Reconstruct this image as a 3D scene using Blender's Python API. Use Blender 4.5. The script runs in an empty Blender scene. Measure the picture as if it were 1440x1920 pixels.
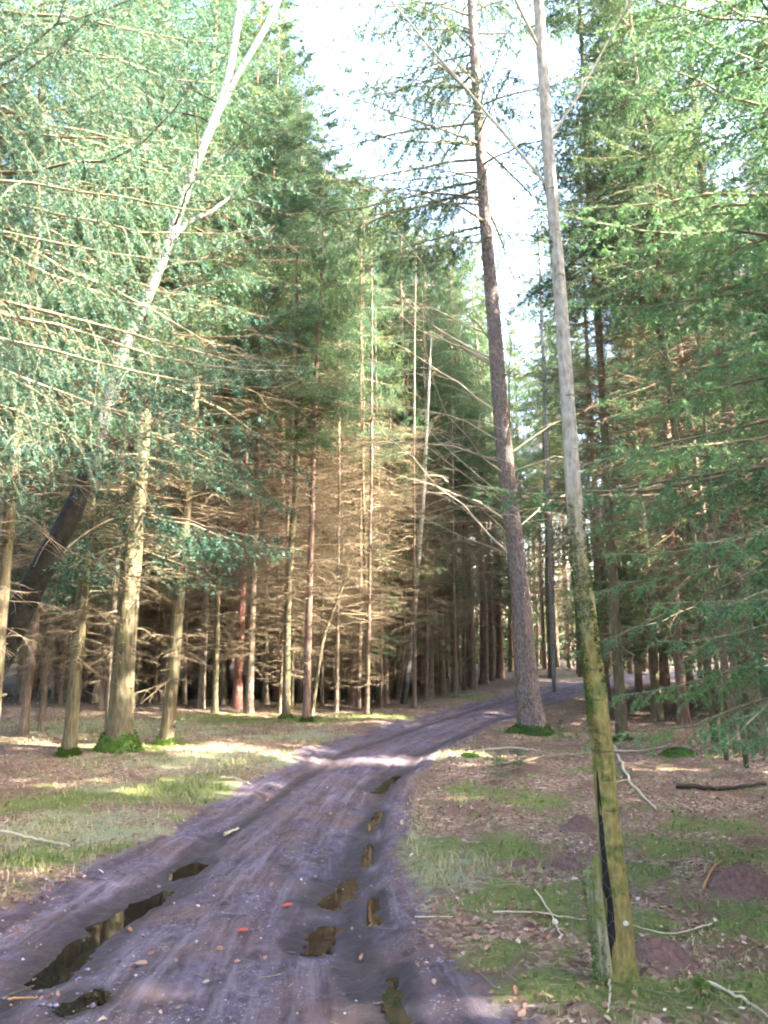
import bpy, math, random
import numpy as np

# ------------------------------------------------------------------ camera
W_PX, H_PX, F_PX = 1440.0, 1920.0, 1498.0
CAM_Z = 1.6
PITCH = math.radians(9.1)
scene = bpy.context.scene
cam_d = bpy.data.cameras.new('camera')
cam_d.sensor_fit = 'VERTICAL'
cam_d.angle = 2 * math.atan(H_PX / 2 / F_PX)
cam_d.clip_start = 0.05
cam_d.clip_end = 3000
cam = bpy.data.objects.new('camera', cam_d)
cam.location = (0, 0, CAM_Z)
cam.rotation_euler = (math.radians(90) + PITCH, 0, 0)
scene.collection.objects.link(cam)
scene.camera = cam

# ------------------------------------------------------------------ sky, sun, exposure
SUN_EL = math.radians(31)
SUN_AZ = math.radians(103)          # clockwise from +Y (view direction): from the right, a little behind
world = bpy.data.worlds.new('World')
scene.world = world
world.use_nodes = True
wn = world.node_tree.nodes
wn.clear()
sky = wn.new('ShaderNodeTexSky')
sky.sky_type = 'NISHITA'
sky.sun_disc = False
sky.sun_elevation = SUN_EL
sky.sun_rotation = SUN_AZ
sky.air_density = 1.0
sky.dust_density = 5.0
sky.ozone_density = 1.0
bg = wn.new('ShaderNodeBackground')
bg.inputs['Strength'].default_value = 0.15
wo = wn.new('ShaderNodeOutputWorld')
world.node_tree.links.new(sky.outputs[0], bg.inputs[0])
world.node_tree.links.new(bg.outputs[0], wo.inputs[0])

sun_d = bpy.data.lights.new('sun', 'SUN')
sun_d.energy = 5.0
sun_d.angle = math.radians(0.5)
sun_d.color = (1.0, 0.93, 0.80)
sun = bpy.data.objects.new('sun', sun_d)
TO_SUN = np.array([math.sin(SUN_AZ) * math.cos(SUN_EL), math.cos(SUN_AZ) * math.cos(SUN_EL), math.sin(SUN_EL)])
from mathutils import Vector
sun.rotation_euler = Vector(TO_SUN).to_track_quat('Z', 'Y').to_euler()
sun.location = (20, -5, 30)
scene.collection.objects.link(sun)

vs = scene.view_settings
vs.view_transform = 'Standard'
vs.look = 'None'
vs.exposure = 4.2
vs.gamma = 1.0
vs.use_curve_mapping = False
cy = scene.cycles
cy.use_adaptive_sampling = True
cy.time_limit = 800
cy.adaptive_threshold = 0.05
cy.adaptive_min_samples = 16
cy.max_bounces = 5
cy.diffuse_bounces = 3
cy.glossy_bounces = 2
cy.transmission_bounces = 4
cy.transparent_max_bounces = 4
cy.caustics_reflective = False
cy.caustics_refractive = False
cy.use_denoising = True
cy.sample_clamp_indirect = 4.0
cy.filter_width = 2.0

# ------------------------------------------------------------------ pixel <-> world helpers (used to survey where things stand)
FW = np.array([0, math.cos(PITCH), math.sin(PITCH)])
UP = np.array([0, -math.sin(PITCH), math.cos(PITCH)])
CAM = np.array([0, 0, CAM_Z])

def ray(px, py):
    return FW + np.array([1.0, 0, 0]) * ((px - 720) / F_PX) + UP * ((960 - py) / F_PX)

def gp(px, py):
    d = ray(px, py)
    t = -CAM_Z / d[2]
    return CAM + d * t

def at_depth(px, py, y):
    d = ray(px, py)
    return CAM + d * (y / d[1])

def px_size(p, wpx):
    """length that spans wpx photo pixels at point p"""
    return wpx / F_PX * float(np.dot(np.asarray(p) - CAM, FW))

# ------------------------------------------------------------------ numpy noise
def _hash(ix, iy, seed):
    h = (ix.astype(np.int64) * 374761393 + iy.astype(np.int64) * 668265263 + seed * 1442695041) & 0xFFFFFFFF
    h = ((h ^ (h >> 13)) * 1274126177) & 0xFFFFFFFF
    h = (h ^ (h >> 16)) & 0xFFFFFFFF
    return h / 4294967295.0

def vnoise(x, y, seed=0):
    x = np.asarray(x, float); y = np.asarray(y, float)
    xi = np.floor(x); yi = np.floor(y)
    fx = x - xi; fy = y - yi
    fx = fx * fx * (3 - 2 * fx); fy = fy * fy * (3 - 2 * fy)
    a = _hash(xi, yi, seed); b = _hash(xi + 1, yi, seed)
    c = _hash(xi, yi + 1, seed); d = _hash(xi + 1, yi + 1, seed)
    return (a + (b - a) * fx) * (1 - fy) + (c + (d - c) * fx) * fy

def fbm(x, y, seed=0, oct=4, gain=0.5):
    s = 0; amp = 1; tot = 0
    for o in range(oct):
        s = s + amp * vnoise(x * 2 ** o, y * 2 ** o, seed + o * 17)
        tot += amp
        amp *= gain
    return s / tot * 2 - 1

def sstep(a, b, x):
    t = np.clip((x - a) / (b - a), 0, 1)
    return t * t * (3 - 2 * t)

# ------------------------------------------------------------------ mesh assembly
COL = scene.collection

class MB:
    """collects vertices and faces (and one float per vertex) into ONE mesh object"""
    def __init__(self):
        self.v = []; self.f = []; self.t = []; self.n = 0

    def add(self, verts, faces, tint=None):
        verts = np.asarray(verts, float).reshape(-1, 3)
        faces = np.asarray(faces, np.int64)
        self.v.append(verts)
        self.f.append(faces + self.n)
        if tint is None:
            tint = np.full(len(verts), 0.5)
        self.t.append(np.broadcast_to(np.asarray(tint, float), (len(verts),)))
        self.n += len(verts)

    def mesh(self, name, mat, smooth=True, attrs=None):
        me = bpy.data.meshes.new(name)
        v = np.concatenate(self.v)
        loops = np.concatenate([f.reshape(-1) for f in self.f])
        sizes = np.concatenate([np.full(len(f), f.shape[1]) for f in self.f])
        starts = np.concatenate([[0], np.cumsum(sizes)[:-1]])
        me.vertices.add(len(v))
        me.vertices.foreach_set('co', v.astype(np.float32).ravel())
        me.loops.add(len(loops))
        me.loops.foreach_set('vertex_index', loops.astype(np.int32))
        me.polygons.add(len(sizes))
        me.polygons.foreach_set('loop_start', starts.astype(np.int32))
        me.polygons.foreach_set('loop_total', sizes.astype(np.int32))
        me.polygons.foreach_set('use_smooth', np.full(len(sizes), smooth))
        at = me.attributes.new('tint', 'FLOAT', 'POINT')
        at.data.foreach_set('value', np.concatenate(self.t).astype(np.float32))
        for k, a in (attrs or {}).items():
            at = me.attributes.new(k, 'FLOAT', 'POINT')
            at.data.foreach_set('value', np.asarray(a, np.float32))
        me.materials.append(mat)
        me.update(calc_edges=True)
        return me

def obj(name, me, parent=None, loc=None):
    o = bpy.data.objects.new(name, me)
    COL.objects.link(o)
    if parent is not None:
        o.parent = parent
    if loc is not None:
        o.location = loc
    return o

def tag(o, label=None, cat=None, group=None, kind=None):
    if label: o['label'] = label
    if cat: o['category'] = cat
    if group: o['group'] = group
    if kind: o['kind'] = kind
    return o

def thing(name, label, cat, loc=(0, 0, 0), group=None):
    o = bpy.data.objects.new(name, None)
    COL.objects.link(o)
    o.location = [float(c) for c in loc]
    return tag(o, label, cat, group)

def unit(a):
    return a / (np.linalg.norm(a, axis=-1, keepdims=True) + 1e-12)

def tubes(mb, P, R, sides=3, tint=0.5, jitter=None, cap=False):
    """P (B,N,3) paths, R (B,N) radii"""
    P = np.asarray(P, float); R = np.asarray(R, float)
    if P.ndim == 2:
        P = P[None]; R = R[None]
    B, N, _ = P.shape
    T = unit(np.gradient(P, axis=1))
    mean = unit(P[:, -1] - P[:, 0])
    ref = np.where(np.abs(mean[:, 2:3]) > 0.85, np.array([[1.0, 0, 0]]), np.array([[0, 0, 1.0]]))[:, None, :]
    U = unit(np.cross(T, np.broadcast_to(ref, T.shape)))
    V = np.cross(T, U)
    a = np.arange(sides) * 2 * math.pi / sides
    ca = np.cos(a)[None, None, :, None]; sa = np.sin(a)[None, None, :, None]
    rr = R[:, :, None, None]
    if jitter is not None:
        rr = rr * jitter
    ring = P[:, :, None, :] + rr * (ca * U[:, :, None, :] + sa * V[:, :, None, :])
    idx = np.arange(B * N * sides).reshape(B, N, sides)
    i0 = idx[:, :-1, :]; i1 = idx[:, 1:, :]
    f = np.stack([i0, np.roll(i0, -1, 2), np.roll(i1, -1, 2), i1], -1).reshape(-1, 4)
    tt = np.broadcast_to(np.asarray(tint, float).reshape(-1, 1, 1) if np.ndim(tint) else np.asarray(float(tint)), (B, N, sides)).reshape(-1)
    n0 = mb.n
    mb.add(ring.reshape(-1, 3), f, tt)
    if cap:
        for b in range(B):
            for e in (0, N - 1):
                r = ring[b, e]; c = r.mean(0)
                vs_ = np.vstack([r, c[None]])
                k = np.arange(sides)
                fc = np.stack([k, (k + 1) % sides, np.full(sides, sides)], -1)
                if e == 0: fc = fc[:, ::-1]
                mb.add(vs_, fc, 0.5 if np.ndim(tint) else float(tint))

def needles(mb, p0, p1, density, nlen, nwid, rng, ang=(35, 70), up=0.25, tint_lo=0.0, tint_hi=1.0, seg_tint=None):
    """bottle-brush needles along segments p0->p1"""
    p0 = np.asarray(p0).reshape(-1, 3); p1 = np.asarray(p1).reshape(-1, 3)
    L = np.linalg.norm(p1 - p0, axis=1)
    n = np.floor(L * density + rng.random(len(L))).astype(int)
    rep = np.repeat(np.arange(len(L)), n)
    if len(rep) == 0:
        return
    M = len(rep)
    ax = unit(p1 - p0)[rep]
    t = rng.random(M)[:, None]
    b = p0[rep] * (1 - t) + p1[rep] * t
    rad = unit(np.cross(ax, rng.normal(size=(M, 3))) + np.array([0, 0, up]))
    a = np.radians(rng.uniform(ang[0], ang[1], M))[:, None]
    d = unit(ax * np.cos(a) + rad * np.sin(a))
    w = unit(np.cross(d, rng.normal(size=(M, 3)))) * (nwid * rng.uniform(0.7, 1.2, M)[:, None] * 0.5)
    ln = nlen * rng.uniform(0.65, 1.15, M)[:, None]
    v = np.stack([b - w, b + w, b + d * ln], 1).reshape(-1, 3)
    f = np.arange(M * 3).reshape(-1, 3)
    if seg_tint is None:
        seg_tint = rng.uniform(tint_lo, tint_hi, len(L))
    tt = np.clip(seg_tint[rep] + rng.normal(0, 0.08, M), 0, 1)
    mb.add(v, f, np.repeat(tt, 3))

# ------------------------------------------------------------------ materials
class NT:
    def __init__(self, name):
        self.m = bpy.data.materials.new(name)
        self.m.use_nodes = True
        self.t = self.m.node_tree
        self.t.nodes.clear()
        self.out = self.t.nodes.new('ShaderNodeOutputMaterial')
        self._pos = None

    def n(self, kind, **kw):
        nd = self.t.nodes.new(kind)
        for k, v in kw.items():
            setattr(nd, k, v)
        return nd

    def l(self, a, b):
        self.t.links.new(a, b)

    def setin(self, sock, v):
        if hasattr(v, 'is_output'):
            self.l(v, sock)
        elif isinstance(v, (tuple, list)):
            sock.default_value = (*v, 1.0)[:4] if sock.type == 'RGBA' else v
        else:
            sock.default_value = v

    def coord(self, which='Object', scale=None):
        tc = self.n('ShaderNodeTexCoord')
        o = tc.outputs[which]
        if scale is not None:
            mp = self.n('ShaderNodeMapping')
            self.l(o, mp.inputs[0])
            mp.inputs['Scale'].default_value = scale
            o = mp.outputs[0]
        return o

    def noise(self, scale, detail=4, rough=0.55, vec=None, dist=0.0, out='Fac'):
        nd = self.n('ShaderNodeTexNoise')
        nd.inputs['Scale'].default_value = scale
        nd.inputs['Detail'].default_value = detail
        nd.inputs['Roughness'].default_value = rough
        nd.inputs['Distortion'].default_value = dist
        if vec is not None:
            self.l(vec, nd.inputs['Vector'])
        return nd.outputs[out]

    def voro(self, scale, vec=None, out='Color', rnd=1.0):
        nd = self.n('ShaderNodeTexVoronoi')
        nd.inputs['Scale'].default_value = scale
        nd.inputs['Randomness'].default_value = rnd
        if vec is not None:
            self.l(vec, nd.inputs['Vector'])
        return nd.outputs[out]

    def attr(self, name):
        nd = self.n('ShaderNodeAttribute')
        nd.attribute_name = name
        return nd.outputs['Fac']

    def math(self, op, a, b=0.0, clamp=False):
        nd = self.n('ShaderNodeMath', operation=op, use_clamp=clamp)
        self.setin(nd.inputs[0], a)
        self.setin(nd.inputs[1], b)
        return nd.outputs[0]

    def mapr(self, v, a, b, c=0.0, d=1.0, smooth=True):
        nd = self.n('ShaderNodeMapRange')
        if smooth: nd.interpolation_type = 'SMOOTHSTEP'
        self.setin(nd.inputs[0], v)
        for i, x in enumerate((a, b, c, d)):
            nd.inputs[1 + i].default_value = x
        return nd.outputs[0]

    def mix(self, f, a, b, blend='MIX'):
        nd = self.n('ShaderNodeMix', data_type='RGBA', blend_type=blend)
        self.setin(nd.inputs[0], f)
        self.setin(nd.inputs[6], a)
        self.setin(nd.inputs[7], b)
        return nd.outputs[2]

    def ramp(self, fac, stops, interp='LINEAR'):
        nd = self.n('ShaderNodeValToRGB')
        cr = nd.color_ramp
        cr.interpolation = interp
        while len(cr.elements) < len(stops):
            cr.elements.new(0.5)
        for e, (p, c) in zip(cr.elements, stops):
            e.position = p
            e.color = (*c, 1.0)
        self.l(fac, nd.inputs[0])
        return nd.outputs[0]

    def bump(self, h, strength=0.5, dist=0.02):
        nd = self.n('ShaderNodeBump')
        nd.inputs['Strength'].default_value = strength
        nd.inputs['Distance'].default_value = dist
        self.l(h, nd.inputs['Height'])
        return nd.outputs[0]

    def principled(self, col, rough=0.8, normal=None, spec=0.3):
        p = self.n('ShaderNodeBsdfPrincipled')
        self.setin(p.inputs['Base Color'], col)
        self.setin(p.inputs['Roughness'], rough)
        self.setin(p.inputs['Specular IOR Level'], spec)
        if normal is not None:
            self.l(normal, p.inputs['Normal'])
        self.l(p.outputs[0], self.out.inputs[0])
        return p

    def leafy(self, col, trans=0.3, tcol=None, rough=0.55, spec=0.25):
        p = self.n('ShaderNodeBsdfPrincipled')
        self.setin(p.inputs['Base Color'], col)
        p.inputs['Roughness'].default_value = rough
        p.inputs['Specular IOR Level'].default_value = spec
        tr = self.n('ShaderNodeBsdfTranslucent')
        self.setin(tr.inputs[0], tcol if tcol is not None else col)
        mx = self.n('ShaderNodeMixShader')
        mx.inputs[0].default_value = trans
        self.l(p.outputs[0], mx.inputs[1])
        self.l(tr.outputs[0], mx.inputs[2])
        self.l(mx.outputs[0], self.out.inputs[0])

    def rnd(self):
        return self.n('ShaderNodeObjectInfo').outputs['Random']

def mat_bark(name, dark, mid, light, moss_amt=0.4, moss=(0.13, 0.14, 0.04), vstretch=0.25, scale=14, bumpd=0.02, vary=0.35):
    k = NT(name)
    v = k.coord('Object', (1, 1, vstretch))
    v1 = k.coord('Object')
    n1 = k.noise(scale, 6, 0.65, v)
    vo = k.voro(scale * 1.6, v, 'Distance')
    h = k.math('ADD', n1, k.math('MULTIPLY', vo, 0.45))
    c = k.ramp(h, [(0.35, dark), (0.6, mid), (0.95, light)])
    # each trunk its own warmth
    r = k.rnd()
    c = k.mix(k.math('MULTIPLY', r, vary), c, (0.20, 0.10, 0.07))
    lich = k.mapr(k.noise(3.2, 5, 0.7, v1), 0.5, 0.68)
    c = k.mix(k.math('MULTIPLY', lich, moss_amt), c, moss)
    spots = k.mapr(k.noise(38, 3, 0.6, v1), 0.62, 0.72)
    c = k.mix(k.math('MULTIPLY', spots, 0.35), c, (0.36, 0.35, 0.29))
    k.principled(c, 0.9, k.bump(h, 0.9, bumpd), 0.15)
    return k.m

M = {}
M['bark_spruce'] = mat_bark('spruce_bark', (0.055, 0.042, 0.034), (0.13, 0.098, 0.075), (0.24, 0.19, 0.145), 0.45)
M['bark_lichen'] = mat_bark('lichen_bark', (0.035, 0.029, 0.019), (0.085, 0.073, 0.043), (0.165, 0.145, 0.088), 0.65, (0.10, 0.11, 0.032), vary=0.15)
M['bark_big'] = mat_bark('big_spruce_bark', (0.05, 0.038, 0.034), (0.125, 0.095, 0.085), (0.24, 0.19, 0.17), 0.25, scale=20, vstretch=0.5, bumpd=0.03, vary=0.1)
M['bark_red'] = mat_bark('reddest_bark', (0.065, 0.026, 0.022), (0.18, 0.075, 0.058), (0.28, 0.14, 0.11), 0.1, vary=0.0)
M['bark_pine'] = mat_bark('red_bark', (0.055, 0.034, 0.028), (0.14, 0.085, 0.066), (0.235, 0.155, 0.12), 0.2, vary=0.15)

def mat_wood(name, c0, c1, scale=30):
    k = NT(name)
    v = k.coord('Object')
    n = k.noise(scale, 4, 0.6, v)
    c = k.ramp(k.math('ADD', k.math('MULTIPLY', n, 0.6), k.math('MULTIPLY', k.attr('tint'), 0.4)), [(0.2, c0), (0.75, c1)])
    k.principled(c, 0.9, k.bump(n, 0.5, 0.004), 0.1)
    return k.m
M['dead_twig'] = mat_wood('dead_twig', (0.10, 0.072, 0.045), (0.265, 0.205, 0.13))
M['twig_pale'] = mat_wood('pale_twig', (0.22, 0.18, 0.12), (0.46, 0.39, 0.28))
M['twig_live'] = mat_wood('live_twig', (0.11, 0.08, 0.05), (0.27, 0.21, 0.14))
M['stick_dark'] = mat_wood('dark_stick', (0.03, 0.022, 0.016), (0.10, 0.075, 0.055))
M['stick_orange'] = mat_wood('orange_stick', (0.26, 0.12, 0.04), (0.42, 0.22, 0.09))

def mat_needle(name, lo, mid, hi, trans=0.3):
    k = NT(name)
    big = k.noise(0.9, 3, 0.5, k.coord('Object'))
    f = k.math('ADD', k.math('MULTIPLY', k.attr('tint'), 0.55), k.math('MULTIPLY', big, 0.45))
    f = k.math('ADD', f, k.math('MULTIPLY', k.math('SUBTRACT', k.rnd(), 0.5), 0.18))
    c = k.ramp(f, [(0.22, lo), (0.5, mid), (0.8, hi)])
    tc = k.mix(0.3, c, (0.10, 0.17, 0.03))
    k.leafy(c, trans, tc)
    return k.m
M['needle'] = mat_needle('spruce_needles', (0.030, 0.062, 0.042), (0.058, 0.108, 0.062), (0.155, 0.19, 0.065), 0.38)
M['needle_near'] = mat_needle('near_spruce_needles', (0.030, 0.078, 0.064), (0.055, 0.122, 0.085), (0.10, 0.175, 0.09), 0.32)
M['needle_lit'] = mat_needle('lit_spruce_needles', (0.07, 0.16, 0.085), (0.125, 0.25, 0.11), (0.21, 0.34, 0.115), 0.42)  # needle colour painted brighter, standing in for sunlight on the right-hand boughs
M['needle_far'] = mat_needle('far_needles', (0.035, 0.07, 0.034), (0.065, 0.11, 0.045), (0.13, 0.165, 0.055), 0.3)
M['moss'] = mat_needle('moss', (0.045, 0.085, 0.015), (0.085, 0.15, 0.02), (0.15, 0.22, 0.03), 0.3)
M['moss_dark'] = mat_needle('dark_moss', (0.03, 0.06, 0.012), (0.06, 0.11, 0.018), (0.11, 0.16, 0.03), 0.25)

def mat_tint(name, stops, trans=0.2, rough=0.7):
    k = NT(name)
    c = k.ramp(k.attr('tint'), stops)
    k.leafy(c, trans, None, rough, 0.2)
    return k.m
M['grass'] = mat_tint('grass_blades', [(0.0, (0.42, 0.34, 0.19)), (0.35, (0.30, 0.27, 0.12)), (0.6, (0.15, 0.19, 0.05)), (1.0, (0.06, 0.14, 0.03))], 0.3)
M['litter'] = mat_tint('leaf_litter', [(0.0, (0.09, 0.042, 0.026)), (0.3, (0.20, 0.095, 0.058)), (0.6, (0.31, 0.18, 0.12)), (0.85, (0.42, 0.33, 0.25)), (1.0, (0.58, 0.51, 0.44))], 0.15)
M['red_leaf'] = mat_tint('red_leaf', [(0.0, (0.30, 0.04, 0.03)), (1.0, (0.45, 0.08, 0.05))], 0.2)
M['stone'] = mat_tint('gravel_stone', [(0.0, (0.10, 0.085, 0.11)), (0.7, (0.24, 0.21, 0.25)), (1.0, (0.55, 0.53, 0.55))], 0.0)

# forest floor and track share one colour build so that their border is a blend
def mat_ground(name):
    k = NT(name)
    v = k.coord('Object')
    # leaf litter floor
    cellc = k.voro(34, v, 'Color')
    sep = k.n('ShaderNodeSeparateColor'); k.l(cellc, sep.inputs[0])
    leafv = sep.outputs[0]
    litter = k.ramp(leafv, [(0.0, (0.08, 0.046, 0.034)), (0.35, (0.17, 0.095, 0.065)), (0.65, (0.26, 0.155, 0.11)), (0.9, (0.35, 0.25, 0.19)), (1.0, (0.44, 0.37, 0.31))])
    litter = k.mix(k.mapr(k.noise(1.4, 4, 0.6, v), 0.4, 0.65), litter, (0.14, 0.085, 0.062))
    straw = k.ramp(k.noise(60, 4, 0.7, v), [(0.3, (0.13, 0.13, 0.07)), (0.7, (0.30, 0.30, 0.185))])
    mossc = k.ramp(k.math('ADD', k.math('MULTIPLY', k.noise(26, 5, 0.7, v), 0.7), k.math('MULTIPLY', k.noise(2.2, 3, 0.5, v), 0.3)), [(0.32, (0.055, 0.060, 0.022)), (0.52, (0.125, 0.145, 0.038)), (0.72, (0.22, 0.225, 0.08))])
    fl = k.mix(k.mapr(k.math('ADD', k.attr('straw'), k.math('ADD', k.math('MULTIPLY', k.math('SUBTRACT', k.noise(12, 6, 0.7, v), 0.5), 1.2), k.math('MULTIPLY', k.math('SUBTRACT', k.noise(1.9, 4, 0.6, k.coord('Object', (1, 1.3, 1))), 0.5), 1.2))), 0.35, 0.65), litter, straw)
    fl = k.mix(k.mapr(k.math('ADD', k.attr('moss'), k.math('ADD', k.math('MULTIPLY', k.math('SUBTRACT', k.noise(9, 7, 0.75, v), 0.5), 1.5), k.math('MULTIPLY', k.math('SUBTRACT', k.noise(2.3, 4, 0.6, v), 0.5), 1.5))), 0.22, 0.58), fl, mossc)
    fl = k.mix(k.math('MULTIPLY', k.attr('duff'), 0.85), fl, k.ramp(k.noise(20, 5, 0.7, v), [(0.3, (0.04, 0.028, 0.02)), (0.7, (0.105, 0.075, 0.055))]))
    # mud track
    mud = k.ramp(k.noise(16, 6, 0.7, v), [(0.3, (0.052, 0.039, 0.051)), (0.52, (0.112, 0.086, 0.120)), (0.8, (0.21, 0.18, 0.215))])
    mud = k.mix(k.math('MULTIPLY', k.mapr(k.noise(1.7, 4, 0.6, v), 0.42, 0.60), 0.85), mud, (0.13, 0.082, 0.075))
    mud = k.mix(k.math('MULTIPLY', k.mapr(k.noise(4.5, 5, 0.7, v), 0.5, 0.66), 0.75), mud, (0.045, 0.031, 0.036))
    mud = k.mix(k.math('MULTIPLY', k.mapr(k.noise(11, 4, 0.7, v), 0.56, 0.7), 0.5), mud, (0.185, 0.13, 0.12))
    gr = k.voro(95, v, 'Color')
    sg = k.n('ShaderNodeSeparateColor'); k.l(gr, sg.inputs[0])
    speck = k.math('MULTIPLY', k.mapr(sg.outputs[1], 0.86, 0.97), k.mapr(k.noise(3, 3, 0.5, v), 0.42, 0.6))
    mud = k.mix(k.math('MULTIPLY', speck, 0.45), mud, (0.34, 0.31, 0.36))
    lv = k.math('MULTIPLY', k.mapr(k.voro(21, v, 'Distance'), 0.30, 0.16), k.mapr(sep.outputs[1], 0.80, 0.84))
    mud = k.mix(k.math('MULTIPLY', lv, 0.6), mud, litter)
    sxyz = k.n('ShaderNodeSeparateXYZ'); k.l(v, sxyz.inputs[0])
    cmb = k.n('ShaderNodeCombineXYZ')
    k.l(k.math('MULTIPLY', k.attr('lat'), 5.5), cmb.inputs[0]); k.l(k.math('MULTIPLY', sxyz.outputs[1], 0.55), cmb.inputs[1])
    stv = cmb.outputs[0]
    mud = k.mix(k.math('MULTIPLY', k.mapr(k.noise(1.6, 5, 0.65, stv), 0.46, 0.62), 0.7), mud, (0.055, 0.038, 0.040))
    cmb2 = k.n('ShaderNodeCombineXYZ')
    k.l(k.math('MULTIPLY', k.attr('lat'), 7.0), cmb2.inputs[0]); k.l(k.math('MULTIPLY', sxyz.outputs[1], 0.4), cmb2.inputs[1]); cmb2.inputs[2].default_value = 7.3
    mud = k.mix(k.math('MULTIPLY', k.mapr(k.noise(1.5, 6, 0.7, cmb2.outputs[0]), 0.5, 0.66), 0.6), mud, (0.20, 0.165, 0.205))
    wetn = k.math('ADD', k.attr('wet'), k.math('MULTIPLY', k.math('SUBTRACT', k.noise(6, 5, 0.7, v), 0.5), 0.8))
    wet = k.mapr(wetn, 0.35, 0.8)
    mud = k.mix(k.math('MULTIPLY', wet, 0.8), mud, (0.035, 0.027, 0.029))
    e = k.math('ADD', k.attr('trk'), k.math('MULTIPLY', k.math('SUBTRACT', k.noise(4, 7, 0.75, v), 0.5), 1.5))
    tm = k.mapr(e, 0.3, 0.7)
    col = k.mix(tm, fl, mud)
    sm = k.mapr(k.math('ADD', k.attr('soil'), k.math('MULTIPLY', k.math('SUBTRACT', k.noise(14, 4, 0.6, v), 0.5), 0.5)), 0.35, 0.6)
    col = k.mix(sm, col, (0.17, 0.105, 0.10))
    rough = k.math('SUBTRACT', 0.92, k.math('MULTIPLY', k.math('MULTIPLY', wet, tm), 0.45))
    h = k.math('ADD', k.math('MULTIPLY', k.noise(48, 8, 0.8, v), 1.0), k.math('MULTIPLY', k.math('MULTIPLY', leafv, 0.4), k.math('SUBTRACT', 1.0, tm)))
    k.principled(col, rough, k.bump(h, 1.0, 0.024), 0.25)
    return k.m
M['ground'] = mat_ground('forest_floor')
M['track'] = mat_ground('mud_track')

def mat_water():
    k = NT('puddle_water')
    v = k.coord('Object')
    c = k.ramp(k.noise(5, 4, 0.6, v), [(0.35, (0.006, 0.005, 0.004)), (0.7, (0.016, 0.012, 0.009))])
    p = k.principled(c, 0.015, k.bump(k.noise(7, 2, 0.5, v), 0.05, 0.01), 0.5)
    p.inputs['IOR'].default_value = 1.33
    return k.m
M['water'] = mat_water()
def mat_soil():
    k = NT('mole_soil')
    n = k.noise(30, 6, 0.7, k.coord('Object'))
    c = k.ramp(n, [(0.3, (0.06, 0.034, 0.028)), (0.7, (0.18, 0.105, 0.088))])
    k.principled(c, 0.95, k.bump(n, 1.0, 0.02), 0.1)
    return k.m
M['soil'] = mat_soil()

# ------------------------------------------------------------------ ground shape
ROWS = [(2400, -1500, 1500), (1920, -400, 930), (1800, -170, 845), (1700, 30, 790), (1600, 225, 752), (1520, 375, 752), (1460, 480, 775), (1410, 570, 825),
        (1370, 690, 905), (1335, 815, 985), (1308, 925, 1070), (1288, 1015, 1140), (1274, 1095, 1225), (1264, 1190, 1330)]
_l = np.array([gp(l, y) for y, l, r in ROWS]); _r = np.array([gp(r, y) for y, l, r in ROWS])
_yy = _l[:, 1]; _xl = _l[:, 0]; _xr = _r[:, 0]
_xl[0] = _xl[1] - 0.25; _xr[0] = _xr[1] + 0.05
def ext(y, ys, xs):
    o = np.interp(y, ys, xs)
    s = (xs[-1] - xs[-2]) / (ys[-1] - ys[-2])
    return np.where(y > ys[-1], xs[-1] + (y - ys[-1]) * s, o)
def track_u(x, y):
    xl = ext(y, _yy, _xl); xr = ext(y, _yy, _xr)
    return (x - (xl + xr) / 2) / ((xr - xl) / 2), (xr - xl) / 2

def seg_dist(x, y, a, b):
    ax, ay = a[:2]; bx, by = b[:2]
    dx, dy = bx - ax, by - ay
    t = np.clip(((x - ax) * dx + (y - ay) * dy) / (dx * dx + dy * dy + 1e-9), 0, 1)
    return np.hypot(x - ax - t * dx, y - ay - t * dy)

# (pixel a, pixel b, radius m, depth m)
PUDDLES = [([(105, 1795), (160, 1745), (210, 1700), (255, 1680), (318, 1648)], 0.125, 0.075, 'long brown puddle lying in the rut near the bottom left'),
           ([(343, 1620), (374, 1600)], 0.095, 0.065, 'small dark puddle at the far end of the puddled rut'),
           ([(140, 1868), (172, 1850)], 0.075, 0.05, 'tiny puddle nearest the bottom edge below the long puddle'),
           ([(605, 1676), (640, 1650), (668, 1632)], 0.10, 0.045, 'shallow dark puddle in the middle of the track beside the wet rut'),
           ([(580, 1752), (612, 1722)], 0.09, 0.045, 'shallow muddy puddle in front of another on the track centre'),
           ([(752, 1915), (745, 1860), (736, 1805)], 0.055, 0.045, 'narrow strip of water in the wet rut at the bottom edge'),
           ([(688, 1606), (700, 1568)], 0.05, 0.035, 'small wet hollow in the right rut just beyond the shallow puddles'),
           ([(702, 1540), (714, 1508)], 0.055, 0.035, 'thin puddle farther along the right rut'),
           ([(700, 1712), (708, 1664)], 0.045, 0.035, 'narrow puddle beside the two shallow ones in the right rut'),
           ([(700, 1470), (745, 1440)], 0.11, 0.05, 'distant thin puddle across the rut where sunlight crosses the track')]
def puddle_dist(x, y, pts):
    g = [gp(*p) for p in pts]
    return np.minimum.reduce([seg_dist(x, y, a, b) for a, b in zip(g[:-1], g[1:])])
MOLE = [((1248, 1795), 0.21, 0.085, 'reddish soil mound just beside the base of the mossy front tree'),
        ((1390, 1672), 0.27, 0.11, 'broad reddish soil mound near the orange stick'),
        ((1090, 1556), 0.20, 0.09, 'dark soil mound behind the front tree trunk'),
        ((985, 1622), 0.13, 0.05, 'small low soil mound in the mossy patch'),
        ((1066, 1628), 0.16, 0.06, 'low soil mound between the mossy patch and the front trunk')]

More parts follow.
